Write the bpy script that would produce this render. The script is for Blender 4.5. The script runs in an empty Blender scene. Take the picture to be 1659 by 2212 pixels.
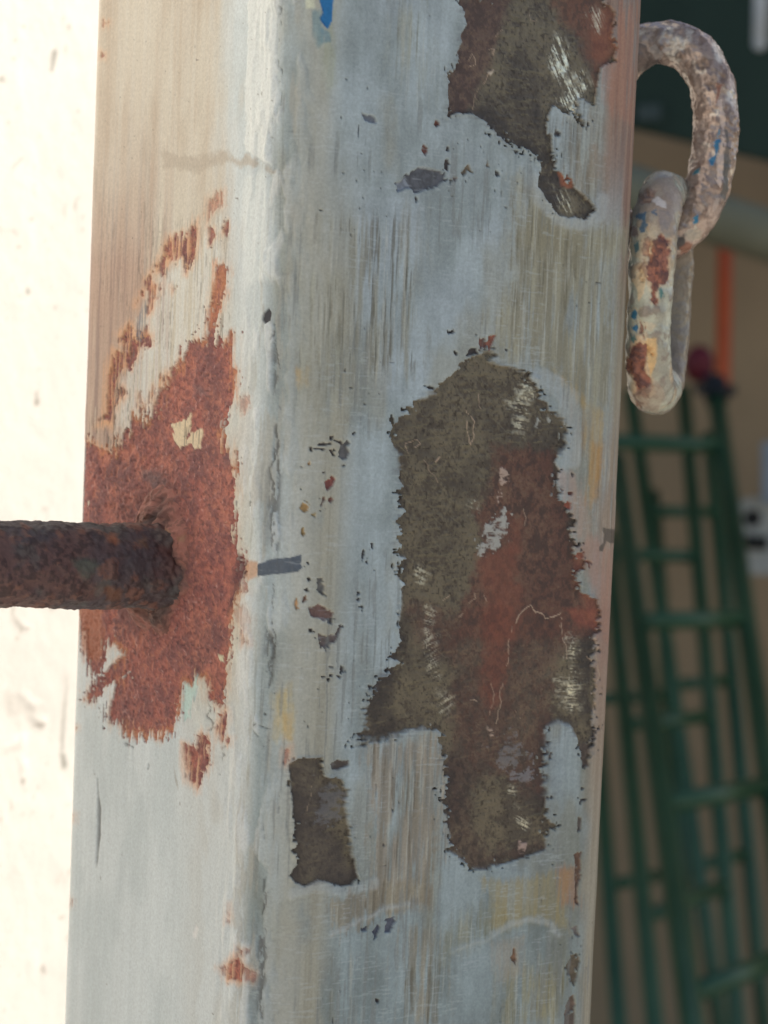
import bpy, bmesh, math, time
import numpy as np
from mathutils import Matrix, Vector
T0 = time.time()
SC = bpy.context.scene
COL = SC.collection
MM = 0.001

# ------------------------------------------------------------------ camera
ZC = 1.50                      # height of the camera's aim above the ground (m)
D = 0.300                      # camera to post axis (m)
FU = 4388.0                    # focal length in units of 1/1659 picture width
PITCH, ROLL, CX = 0.06309, -0.04255, 0.00593
PA = 0.6161                    # turn of the square post about its axis
UC, VC = 829.5, 1106.0
_fw = np.array([0, math.cos(PITCH), -math.sin(PITCH)])
_up0 = np.array([0, math.sin(PITCH), math.cos(PITCH)])
_rt0 = np.array([1.0, 0, 0])
RT = _rt0 * math.cos(ROLL) - _up0 * math.sin(ROLL)
UP = _rt0 * math.sin(ROLL) + _up0 * math.cos(ROLL)
CAM = np.array([CX, -D, ZC])
cam_d = bpy.data.cameras.new('camera')
cam = bpy.data.objects.new('camera', cam_d)
COL.objects.link(cam)
cam_d.sensor_fit = 'VERTICAL'
cam_d.sensor_height = 36.0
cam_d.sensor_width = 27.0
cam_d.lens = FU * 36.0 / 2212.0
cam_d.clip_start = 0.01
cam_d.clip_end = 200
M = Matrix(((RT[0], UP[0], -_fw[0], CAM[0]), (RT[1], UP[1], -_fw[1], CAM[1]),
            (RT[2], UP[2], -_fw[2], CAM[2]), (0, 0, 0, 1)))
cam.matrix_world = M
cam_d.dof.use_dof = True
cam_d.dof.focus_distance = 0.272
cam_d.dof.aperture_fstop = 34.0
SC.camera = cam

# ------------------------------------------------------------------ sky and sun
SUN = np.array([0.64, 0.47, 0.60]); SUN /= np.linalg.norm(SUN)
world = bpy.data.worlds.new('World'); SC.world = world
world.use_nodes = True
nt = world.node_tree
sky = nt.nodes.new('ShaderNodeTexSky')
sky.sky_type = 'NISHITA'; sky.sun_disc = False
sky.sun_elevation = math.asin(SUN[2])
sky.sun_rotation = math.atan2(SUN[0], SUN[1])
bg = nt.nodes['Background']
nt.links.new(sky.outputs[0], bg.inputs[0])
bg.inputs[1].default_value = 0.050
sl = bpy.data.lights.new('sun', 'SUN')
sl.energy = 5.0; sl.angle = math.radians(0.5); sl.color = (1.0, 0.95, 0.87)
so = bpy.data.objects.new('sun', sl); COL.objects.link(so)
so.rotation_euler = Vector(-SUN).to_track_quat('-Z', 'Y').to_euler()
so.location = (2, 2, 4)
SC.view_settings.view_transform = 'Standard'
SC.view_settings.look = 'None'
SC.view_settings.gamma = 1.0
SC.view_settings.exposure = 1.40
SC.view_settings.use_curve_mapping = False
SC.render.engine = 'CYCLES'
SC.cycles.max_bounces = 6
SC.cycles.use_denoising = True

# ------------------------------------------------------------------ maths helpers
def project(P):
    v = P - CAM
    d = v @ _fw
    return UC + FU * (v @ RT) / d, VC - FU * (v @ UP) / d

def ray(u, v):
    return _fw + RT * ((u - UC) / FU) + UP * ((VC - v) / FU)

def unproj(u, v, depth):
    return CAM + ray(u, v) * depth

def lin(c):
    c = np.asarray(c, float) / 255.0
    return np.where(c <= 0.04045, c / 12.92, ((c + 0.055) / 1.055) ** 2.4)

# light that reaches each face in the picture (used once to turn observed tones into base colours)
E_L = np.array([0.90, 0.80, 0.67])
E_F = np.array([0.62, 0.60, 0.59])
def PL(*c): return np.clip(lin(c) / E_L, 0.004, 0.82)
def PF(*c): return np.clip(lin(c) / E_F, 0.004, 0.82)

def _hash(ix, iy, seed):
    h = (ix.astype(np.uint32) * np.uint32(374761393) + iy.astype(np.uint32) * np.uint32(668265263)
         + np.uint32((seed * 2246822519) & 0xffffffff))
    h = (h ^ (h >> np.uint32(13))) * np.uint32(1274126177)
    h = (h ^ (h >> np.uint32(16))) * np.uint32(2246822519)
    h = h ^ (h >> np.uint32(15))
    return h.astype(np.float32) / np.float32(4294967295.0)

def vn(x, y, seed=0):
    fx = np.floor(x); fy = np.floor(y)
    ix = fx.astype(np.int64); iy = fy.astype(np.int64)
    tx = (x - fx).astype(np.float32); ty = (y - fy).astype(np.float32)
    tx = tx * tx * (3 - 2 * tx); ty = ty * ty * (3 - 2 * ty)
    a = _hash(ix, iy, seed); b = _hash(ix + 1, iy, seed)
    c = _hash(ix, iy + 1, seed); d = _hash(ix + 1, iy + 1, seed)
    return (a + (b - a) * tx) * (1 - ty) + (c + (d - c) * tx) * ty

def fbm(x, y, octv=4, seed=0, gain=0.5):
    t = 0; a = 1.0; s = 0
    for k in range(octv):
        t = t + a * vn(x * 2 ** k + 17.3 * k, y * 2 ** k - 9.1 * k, seed + k * 7)
        s += a; a *= gain
    return t / s          # 0..1, mean 0.5

def _hash3(ix, iy, iz, seed):
    h = (ix.astype(np.uint32) * np.uint32(374761393) + iy.astype(np.uint32) * np.uint32(668265263)
         + iz.astype(np.uint32) * np.uint32(2147483647 - 1640531526) + np.uint32((seed * 2246822519) & 0xffffffff))
    h = (h ^ (h >> np.uint32(13))) * np.uint32(1274126177)
    h = (h ^ (h >> np.uint32(16))) * np.uint32(2246822519)
    h = h ^ (h >> np.uint32(15))
    return h.astype(np.float32) / np.float32(4294967295.0)

def vn3(x, y, z, seed=0):
    f = [np.floor(q) for q in (x, y, z)]
    ix, iy, iz = [q.astype(np.int64) for q in f]
    tx, ty, tz = [(q - g) for q, g in zip((x, y, z), f)]
    tx, ty, tz = [t * t * (3 - 2 * t) for t in (tx, ty, tz)]
    r = 0
    for dx in (0, 1):
        for dy in (0, 1):
            for dz in (0, 1):
                w = (tx if dx else 1 - tx) * (ty if dy else 1 - ty) * (tz if dz else 1 - tz)
                r = r + w * _hash3(ix + dx, iy + dy, iz + dz, seed)
    return r

def ss(a, b, x):
    t = np.clip((x - a) / (b - a), 0, 1)
    return t * t * (3 - 2 * t)

FRAMES = dict(A=(0, 0, 2400 / 1659), L1=(200, 0, 800 / 1659), L2=(200, 1000, 800 / 1659), L3=(200, 2000, 800 / 1659),
              F1=(900, 0, 1080 / 1659), F2=(1150, 1000, 800 / 1659), F3=(850, 1900, 1100 / 1659), F4=(850, 2500, 1100 / 1659),
              F5=(850, 1300, 400 / 1106), R1=(1800, 0, 600 / 1659), R2=(1800, 700, 600 / 1659), R3=(1800, 1500, 600 / 1659),
              R4=(1800, 2400, 600 / 1659), C1=(1950, 0, 450 / 1659), C2=(1950, 500, 450 / 1659),
              W1=(0, 0, 400 / 553), W2=(0, 1500, 400 / 520), X=(1850, 1000, 550 / 553), Y=(1750, 1250, 650 / 737))
K = 2400 / 1659
def fr(f, pts):
    ox, oy, s = FRAMES[f]
    p = np.asarray(pts, float)
    return (p * s + np.array([ox, oy])) / K

def sd_poly(px, py, poly):
    """signed distance, negative inside"""
    n = len(poly)
    d2 = np.full(px.shape, 1e18); inside = np.zeros(px.shape, bool)
    for i in range(n):
        ax, ay = poly[i]; bx, by = poly[(i + 1) % n]
        ex, ey = bx - ax, by - ay
        wx, wy = px - ax, py - ay
        t = np.clip((wx * ex + wy * ey) / (ex * ex + ey * ey + 1e-12), 0, 1)
        d2 = np.minimum(d2, (wx - ex * t) ** 2 + (wy - ey * t) ** 2)
        c = (ay > py) != (by > py)
        with np.errstate(divide='ignore', invalid='ignore'):
            xi = ax + (py - ay) * ex / (ey if ey != 0 else 1e-12)
        inside ^= c & (px < xi)
    d = np.sqrt(d2)
    return np.where(inside, -d, d)

def sd_line(px, py, pts):
    d2 = np.full(px.shape, 1e18)
    for (ax, ay), (bx, by) in zip(pts[:-1], pts[1:]):
        ex, ey = bx - ax, by - ay
        wx, wy = px - ax, py - ay
        t = np.clip((wx * ex + wy * ey) / (ex * ex + ey * ey + 1e-12), 0, 1)
        d2 = np.minimum(d2, (wx - ex * t) ** 2 + (wy - ey * t) ** 2)
    return np.sqrt(d2)

class Skin:
    """per-vertex surface: base colour, roughness, metal, height; painted in patches that sit on the surface"""
    def __init__(s, u, v, a, b, vis):
        s.u, s.v, s.a, s.b, s.vis = u, v, a, b, vis        # a,b: surface coordinates in mm
        n = len(u)
        s.col = np.zeros((n, 3)); s.rough = np.full(n, .6); s.metal = np.zeros(n); s.h = np.zeros(n)
        s.grain = np.zeros(n)
        s.part = np.zeros(n, np.int32)
    def near(s, poly, m):
        lo = poly.min(0) - m; hi = poly.max(0) + m
        return np.nonzero((s.u > lo[0]) & (s.u < hi[0]) & (s.v > lo[1]) & (s.v < hi[1]) & s.vis)[0]
    def edge(s, i, kind, seed):
        a, b = s.a[i], s.b[i]
        f = (vn(a / .33, b / .33, seed + 5) - .5) * .30 + (vn(a / .75, b / .75, seed + 6) - .5) * .35
        if kind == 'h': return (fbm(a / 4, b / .55, 3, seed) - .5) * 1.1 + f * .7
        if kind == 'v': return (fbm(a / .5, b / 5, 3, seed) - .5) * 1.1 + f * .7
        if kind == 'd': return fbm((a * .8 + b * .6) / 5, (b * .8 - a * .6) / .5, 3, seed) - .5
        return (fbm(a / 1.6, b / 1.6, 5, seed, .62) - .5) * 1.15 + f * .6
    def mask(s, poly, amp=6, soft=1.2, kind='i', seed=1, m=None, spray=0, want_sd=False, vary=0):
        poly = np.asarray(poly, float)
        m = (amp * 2.4 + soft * 3 + 4 + spray + vary * 2) if m is None else m
        i = s.near(poly, m)
        if len(i) == 0: return i, np.zeros(0)
        sd = sd_poly(s.u[i], s.v[i], poly)
        g = 1.0
        if vary:
            lo_ = fbm(s.a[i] / 6, s.b[i] / 6, 3, seed + 71)
            g = .25 + 1.7 * ss(.3, .68, lo_)
            soft = soft + vary * ss(.48, .66, fbm(s.a[i] / 5, s.b[i] / 5, 3, seed + 72))
        sd = sd + s.edge(i, kind, seed) * 2 * amp * g
        if spray:                                       # flecks either side of the edge
            q = vn(s.a[i] / .42, s.b[i] / .42, seed + 31); q2 = vn(s.a[i] / .42, s.b[i] / .42, seed + 32); q3 = fbm(s.a[i] / 3, s.b[i] / 3, 3, seed + 33)
            q3 = ss(.4, .7, q3)
            sd = sd - ss(.74, .9, q) * spray * q3 + ss(.76, .9, q2) * spray * q3 * .8
        w = 1 - ss(-soft, soft, sd)
        k = w > 0.002
        if want_sd: return i[k], w[k], sd[k]
        return i[k], w[k]
    def line(s, pts, width=2, soft=1.0, wob=3, breakup=0.0, seed=3):
        pts = np.asarray(pts, float)
        i = s.near(pts, width + wob + 4)
        if len(i) == 0: return i, np.zeros(0)
        n1 = fbm(s.a[i] / 1.5, s.b[i] / 1.5, 4, seed) - .5
        n2 = fbm(s.a[i] / 1.5, s.b[i] / 1.5, 4, seed + 50) - .5
        sd = sd_line(s.u[i] + n1 * 2 * wob, s.v[i] + n2 * 2 * wob, pts) - width / 2
        if breakup: sd = sd + np.maximum(0, fbm(s.a[i] / 2, s.b[i] / 2, 3, seed + 9) - (1 - breakup)) * 60
        w = 1 - ss(-soft, soft, sd)
        k = w > 0.002
        return i[k], w[k]
    def put(s, iw, c=None, rough=None, metal=None, h=None, alpha=1.0, grain=None, part=None):
        i, w = iw
        if len(i) == 0: return
        w = w * alpha
        if c is not None:
            c = np.asarray(c)
            s.col[i] = s.col[i] * (1 - w[:, None]) + c * w[:, None]
        for name, val in (('rough', rough), ('metal', metal), ('h', h), ('grain', grain)):
            if val is not None:
                arr = getattr(s, name); arr[i] = arr[i] * (1 - w) + val * w
        if part is not None: s.part[i[w > .5]] = part

def mixc(a, b, t):
    return np.asarray(a) * (1 - t[:, None]) + np.asarray(b) * t[:, None]

# ------------------------------------------------------------------ materials
def new_mat(name):
    m = bpy.data.materials.new(name); m.use_nodes = True
    nt = m.node_tree
    return m, nt, nt.nodes['Principled BSDF']

def skin_material(name, scale=2500, bump=0.35, spec=0.4, grit=0.12):
    """reads the surface attributes and adds fine procedural grain"""
    m, nt, b = new_mat(name)
    N, L = nt.nodes, nt.links
    ac = N.new('ShaderNodeAttribute'); ac.attribute_name = 'tone'
    ar = N.new('ShaderNodeAttribute'); ar.attribute_name = 'finish'      # r rough, g metal, b grain
    sep = N.new('ShaderNodeSeparateColor'); L.new(ar.outputs['Color'], sep.inputs[0])
    tc = N.new('ShaderNodeTexCoord')
    n1 = N.new('ShaderNodeTexNoise'); n1.inputs['Scale'].default_value = scale
    n1.inputs['Detail'].default_value = 5; n1.inputs['Roughness'].default_value = .65
    L.new(tc.outputs['Object'], n1.inputs['Vector'])
    mr = N.new('ShaderNodeMapRange')
    mr.inputs[1].default_value = .3; mr.inputs[2].default_value = .7
    mr.inputs[3].default_value = 1 - grit; mr.inputs[4].default_value = 1 + grit
    L.new(n1.outputs[0], mr.inputs[0])
    mul = N.new('ShaderNodeVectorMath'); mul.operation = 'SCALE'
    L.new(ac.outputs['Color'], mul.inputs[0]); L.new(mr.outputs[0], mul.inputs['Scale'])
    L.new(mul.outputs[0], b.inputs['Base Color'])
    L.new(sep.outputs[0], b.inputs['Roughness']); L.new(sep.outputs[1], b.inputs['Metallic'])
    b.inputs['Specular IOR Level'].default_value = spec
    bp = N.new('ShaderNodeBump'); bp.inputs['Distance'].default_value = 0.00035
    bm_ = N.new('ShaderNodeMath'); bm_.operation = 'MULTIPLY'; bm_.inputs[1].default_value = bump
    L.new(sep.outputs[2], bm_.inputs[0]); L.new(bm_.outputs[0], bp.inputs['Strength'])
    L.new(n1.outputs[0], bp.inputs['Height']); L.new(bp.outputs[0], b.inputs['Normal'])
    return m

def plain_material(name, c1, c2, scale=60, rough=.7, metal=0, bump=.2, detail=6, stretch=(1, 1, 1), dist=.001):
    m, nt, b = new_mat(name)
    N, L = nt.nodes, nt.links
    tc = N.new('ShaderNodeTexCoord'); mp = N.new('ShaderNodeMapping')
    mp.inputs['Scale'].default_value = stretch
    L.new(tc.outputs['Object'], mp.inputs['Vector'])
    n1 = N.new('ShaderNodeTexNoise'); n1.inputs['Scale'].default_value = scale
    n1.inputs['Detail'].default_value = detail; n1.inputs['Roughness'].default_value = .6
    L.new(mp.outputs[0], n1.inputs['Vector'])
    cr = N.new('ShaderNodeValToRGB')
    cr.color_ramp.elements[0].position = .32; cr.color_ramp.elements[0].color = (*c1, 1)
    cr.color_ramp.elements[1].position = .68; cr.color_ramp.elements[1].color = (*c2, 1)
    L.new(n1.outputs[0], cr.inputs[0]); L.new(cr.outputs[0], b.inputs['Base Color'])
    b.inputs['Roughness'].default_value = rough; b.inputs['Metallic'].default_value = metal
    bp = N.new('ShaderNodeBump'); bp.inputs['Strength'].default_value = bump; bp.inputs['Distance'].default_value = dist
    L.new(n1.outputs[0], bp.inputs['Height']); L.new(bp.outputs[0], b.inputs['Normal'])
    return m

# ------------------------------------------------------------------ object helpers
def tag(o, label=None, cat=None, group=None, kind=None):
    if label: o['label'] = label
    if cat: o['category'] = cat
    if group: o['group'] = group
    if kind: o['kind'] = kind
    return o

def empty(name, loc, label=None, cat=None, group=None):
    o = bpy.data.objects.new(name, None); COL.objects.link(o)
    o.location = loc; o.empty_display_size = .02
    return tag(o, label, cat, group)

def link(name, me, mat, parent=None):
    o = bpy.data.objects.new(name, me); COL.objects.link(o)
    if mat: me.materials.append(mat)
    if parent is not None:
        o.parent = parent
        o.matrix_parent_inverse = Matrix.Translation(-Vector(parent.location))
    return o

def mesh_np(name, V, F, attrs=None, smooth=True):
    """V (n,3) world metres, F (m,4) or (m,3) ints"""
    me = bpy.data.meshes.new(name)
    k = F.shape[1]
    me.vertices.add(len(V)); me.vertices.foreach_set('co', np.ascontiguousarray(V, np.float32).ravel())
    me.loops.add(F.size); me.loops.foreach_set('vertex_index', np.ascontiguousarray(F, np.int32).ravel())
    me.polygons.add(len(F))
    me.polygons.foreach_set('loop_start', np.arange(0, F.size, k, dtype=np.int32))
    me.polygons.foreach_set('loop_total', np.full(len(F), k, np.int32))
    me.polygons.foreach_set('use_smooth', np.full(len(F), smooth))
    me.update(calc_edges=True)
    if attrs:
        for nm, arr in attrs.items():
            at = me.attributes.new(nm, 'FLOAT_COLOR', 'POINT')
            c = np.ones((len(V), 4), np.float32); c[:, :arr.shape[1]] = arr
            at.data.foreach_set('color', c.ravel())
    return me

def grid_faces(nr, nc, wrap_c=False, wrap_r=False):
    r = np.arange(nr if wrap_r else nr - 1)[:, None]; c = np.arange(nc if wrap_c else nc - 1)[None, :]
    r1 = (r + 1) % nr; c1 = (c + 1) % nc
    return np.stack([r * nc + c + 0 * r1, r * nc + c1, r1 * nc + c1, r1 * nc + c], -1).reshape(-1, 4)

def finish(s):
    return dict(tone=np.clip(s.col, 0.003, .9), finish=np.stack([np.clip(s.rough, .05, 1), np.clip(s.metal, 0, 1), np.clip(s.grain, 0, 1)], 1))

def bm_mesh(name, build, mat, parent=None, smooth=False, bevel=None):
    bm = bmesh.new(); build(bm)
    if bevel:
        bmesh.ops.bevel(bm, geom=list(bm.edges), offset=bevel, segments=2, affect='EDGES', clamp_overlap=True)
    me = bpy.data.meshes.new(name); bm.to_mesh(me); bm.free()
    if smooth:
        for p in me.polygons: p.use_smooth = True
    return link(name, me, mat, parent)

def tube(bm, p0, p1, r, seg=14, r1=None):
    p0, p1 = Vector(p0), Vector(p1); d = p1 - p0
    q = d.to_track_quat('Z', 'Y').to_matrix().to_4x4()
    bmesh.ops.create_cone(bm, cap_ends=True, segments=seg, radius1=r, radius2=r if r1 is None else r1, depth=d.length,
                          matrix=Matrix.Translation((p0 + p1) / 2) @ q)

def box(bm, c, size, rot=None):
    m = Matrix.Translation(c) @ (rot.to_4x4() if rot is not None else Matrix()) @ Matrix.Diagonal((*size, 1))
    bmesh.ops.create_cube(bm, size=1, matrix=m)

SKIN = skin_material('worn_painted_steel')
# ------------------------------------------------------------------ setting: ground, cream wall at the left, tan wall at the back
GM = plain_material('ground_concrete', (.22, .20, .17), (.30, .27, .235), 14, .9, 0, .3)
def _g(bm):
    bmesh.ops.create_grid(bm, x_segments=8, y_segments=8, size=6, matrix=Matrix.Translation((0, 0, 0)))
tag(bm_mesh('ground', _g, GM), 'grey concrete ground', None, None, 'structure')

def make_cream_wall():
    def unit(x): return np.array(x) / np.linalg.norm(x)
    n1, n2 = unit([0.965, -0.262, 0.0]), unit([0.83, -0.56, 0.0])
    t1, t2 = np.array([-n1[1], n1[0], 0]), np.array([-n2[1], n2[0], 0])      # along the wall, away from the camera
    p0 = np.array([-0.063, 0.115, 0])
    AB = -.045                                           # made-up shallow bend: the part in view takes less sun
    pb = p0 + t2 * AB
    # dense where it shows, coarse beyond
    a = np.concatenate([np.linspace(-1.3, -.06, 24)[:-1], np.arange(-.06, .06, .0006), [.075, .09]])
    z = np.concatenate([np.linspace(0.0, ZC - .135, 20)[:-1], np.arange(ZC - .135, ZC + .135, .0006), np.linspace(ZC + .135, 2.3, 20)[1:]])
    A, Z = np.meshgrid(a, z); A = A.ravel(); Z = Z.ravel()
    f_ = (A > AB)[:, None]
    P = np.where(f_, p0 + A[:, None] * t2, pb + (A - AB)[:, None] * t1) + Z[:, None] * np.array([0, 0, 1])
    n = np.where(f_, n2, n1)
    u, v = project(P)
    vis = (np.abs(A) < .065) & (np.abs(Z - ZC) < .14)
    s = Skin(u, v, A / MM, (Z - ZC) / MM, vis)
    base = np.array([.66, .615, .555])
    f = fbm(s.a / 30, s.b / 60, 5, 5)
    s.col[:] = base * (0.94 + .10 * f[:, None])
    s.rough[:] = .62
    s.h[:] = (fbm(s.a / 25, s.b / 25, 4, 8) - .5) * 0.5 + (fbm(s.a / 2.5, s.b / 3.5, 4, 9) - .5) * .10
    s.grain[:] = .25
    # faint freckles
    sp = vn(s.a / 1.1, s.b / 1.6, 21)
    fr_ = fbm(s.a / 9, s.b / 14, 3, 22)
    k = ss(.86, .97, sp) * ss(.42, .66, fr_)
    s.put((np.arange(len(u)), k), np.array([.30, .27, .20]), alpha=.6)
    spot = np.array([.10, .095, .065]); brown = np.array([.14, .10, .06])
    for c, pts, al, seed in [
        (spot, fr('W1', [(218, 300), (226, 225), (240, 212), (250, 225), (244, 262), (233, 310), (222, 314)]), .62, 1),
        (spot, fr('W1', [(292, 108), (302, 105), (309, 116), (302, 127), (292, 121)]), .5, 2),
        (spot, fr('W1', [(330, 472), (340, 468), (346, 480), (338, 492), (331, 486)]), .5, 3),
        (brown, fr('W1', [(157, 1692), (164, 1720), (172, 1735), (165, 1754), (152, 1752), (147, 1735), (154, 1720)]), .62, 4),
        (spot, fr('W1', [(110, 1245), (120, 1242), (134, 1262), (130, 1280), (116, 1272)]), .6, 5),
        (spot, fr('W1', [(45, 745), (62, 705), (100, 678), (88, 705), (60, 730)]), .3, 6),
        (spot, fr('W1', [(135, 805), (148, 820), (158, 850), (146, 842)]), .35, 7),
        (brown, fr('W1', [(126, 944), (146, 942), (148, 952), (130, 956)]), .45, 8),
        (spot, fr('W1', [(2, 335), (18, 328), (20, 350), (6, 355)]), .45, 9),
        (spot, fr('W1', [(54, 995), (66, 998), (76, 1015), (64, 1012)]), .35, 10),
        (spot, fr('W1', [(234, 1325), (242, 1322), (245, 1334), (236, 1338)]), .5, 11),
        (spot, fr('W2', [(262, 880), (272, 770), (276, 840), (268, 960), (262, 1090), (244, 1120), (250, 1000)]), .42, 12),
        (spot, fr('W2', [(244, 1115), (262, 1110), (276, 1150), (270, 1178), (254, 1170)]), .62, 13),
        (brown, fr('W2', [(165, 1975), (178, 1970), (188, 2000), (180, 2008), (168, 1995)]), .5, 14),
        (spot, fr('W2', [(196, 515), (226, 510), (232, 524), (205, 532)]), .35, 15),
        (spot, fr('W2', [(160, 105), (200, 110), (190, 165), (183, 130)]), .22, 16),
        (brown, fr('W2', [(40, 535), (52, 540), (90, 590), (118, 602), (105, 612), (70, 595)]), .38, 17),
        (brown, fr('W2', [(10, 860), (80, 870), (150, 930), (190, 990), (140, 1010), (90, 960), (30, 960)]), .13, 18),
        (brown, fr('W2', [(140, 990), (188, 985), (180, 1006), (150, 1004)]), .45, 19),
        (brown, fr('W2', [(88, 1215), (104, 1218), (100, 1236), (90, 1232)]), .5, 20),
    ]:
        s.put(s.mask(pts, 2.5, 3.0, 'i', seed), c, alpha=al)
    for k, (pts, hh) in enumerate([
        (fr('W2', [(60, 1050), (100, 1040), (90, 1075), (30, 1090)]), .55), (fr('W2', [(130, 960), (190, 975), (170, 1005)]), .6),
        (fr('W2', [(90, 860), (160, 910), (130, 940)]), .5), (fr('W2', [(80, 1130), (110, 1150), (95, 1235)]), .5),
        (fr('W2', [(50, 560), (110, 600), (70, 590)]), .4)]):
        i, w = s.mask(pts, 6, 12, 'i', 60 + k, 40)
        s.h[i] += w * hh * .3
    P = P + n * (s.h[:, None] * MM)
    nr, nc = len(z), len(a)
    F = grid_faces(nr, nc)
    # thickness: end and back
    th = .12
    c0 = [0, nc - 1, (nr - 1) * nc, nr * nc - 1]
    m = skin_material('cream_wall_paint', 900, .5, .3, .03)
    w = empty('wall', tuple(p0), 'cream painted wall in bright sun behind the rusty rod', 'wall')
    me = mesh_np('painted_face', P, F, finish(s)); link('painted_face', me, m, w)
    pm = plain_material('wall_core', (.5, .47, .4), (.62, .58, .5), 40, .85)
    def core(bm):
        ring = [pb + (-1.3 - AB) * t1 - n1 * .002, pb - n1 * .002, p0 + t2 * .09 - n2 * .002, p0 + t2 * .09 - n2 * th, pb - n1 * th, pb + (-1.3 - AB) * t1 - n1 * th]
        lo = [bm.verts.new(Vector(q)) for q in ring]; hi = [bm.verts.new(Vector(q) + Vector((0, 0, 2.3))) for q in ring]
        bm.faces.new(lo); bm.faces.new(hi[::-1])
        for k in range(6): bm.faces.new([lo[k], hi[k], hi[(k + 1) % 6], lo[(k + 1) % 6]])
        bmesh.ops.recalc_face_normals(bm, faces=bm.faces)
    bm_mesh('wall_core', core, pm, w)
make_cream_wall()

BW = plain_material('tan_plaster', (.35, .235, .13), (.46, .31, .175), 3, .9, 0, .5, 8, (1, 1, .7), .004)
YB = 3.90
def _bw(bm): box(bm, (1.0, YB + .1, 2.25), (8.6, .2, 4.5))
o = bm_mesh('wall', _bw, BW, None, False, .01)
tag(o, 'dim tan plaster wall behind the green ladders', 'wall')

# unseen blocker added up-sun of the post: keeps the post and chain in shade
BM = plain_material('grey_render', (.22, .20, .18), (.28, .26, .23), 6, .9, 0, .3)
_sh = SUN[:2] / np.linalg.norm(SUN[:2]); _qh = np.array([-_sh[1], _sh[0]])
_pc = _sh * 1.08 + _qh * .010
BLOCKH = ZC + .090 + 1.01 * SUN[2] / np.linalg.norm(SUN[:2])
def _bd(bm):
    R_ = Matrix.Rotation(math.atan2(_sh[1], _sh[0]), 3, 'Z')
    box(bm, (_pc[0], _pc[1], BLOCKH / 2), (.14, .122, BLOCKH), R_)
o = bm_mesh('sun_blocker', _bd, BM, None, False, .002)
tag(o, 'slim unseen block added to shade the post', 'pillar')

# ------------------------------------------------------------------ the square post
H, RC = 30.0, 7.0
FN = np.array([math.sin(PA), -math.cos(PA)]); LN = np.array([-math.cos(PA), -math.sin(PA)])
def post_profile():
    """list of (pos2d mm, normal2d, region) going from the right face over the front to the left face and round the back"""
    B = H - RC
    pos, nor, reg = [], [], []
    def add(p, n, r): pos.append(p); nor.append(n); reg.append(r)
    def flat(n, t, s0, s1, step, r):
        k = max(2, int(abs(s1 - s0) / step))
        for x in np.linspace(s0, s1, k, endpoint=False): add(H * n + x * t, n, r)
    def arc(n0, n1, step, r):
        k = max(3, int(RC * math.pi / 2 / step))
        for x in np.linspace(0, math.pi / 2, k, endpoint=False):
            n = n0 * math.cos(x) + n1 * math.sin(x)
            add(B * (n0 + n1) + RC * n, n, r)
    RN, BN = -LN, -FN
    flat(RN, BN, B, -B + 10, 6, 'r'); flat(RN, BN, -B + 10, -B, .4, 'r')
    arc(RN, FN, .17, 'c'); flat(FN, RN, B, -B, .16, 'f'); arc(FN, LN, .16, 'k')
    flat(LN, FN, B, -B, .23, 'l'); arc(LN, BN, .3, 'b'); flat(BN, LN, B, -B, 6, 'n'); arc(BN, RN, 2, 'n')
    pos = np.array(pos); nor = np.array(nor)
    s = np.concatenate([[0], np.cumsum(np.linalg.norm(np.diff(pos, axis=0), axis=1))])
    return pos, nor, np.array(reg), s

def stretch_(n, k=2.2): return np.clip((n - .5) * k + .5, 0, 1)

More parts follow.
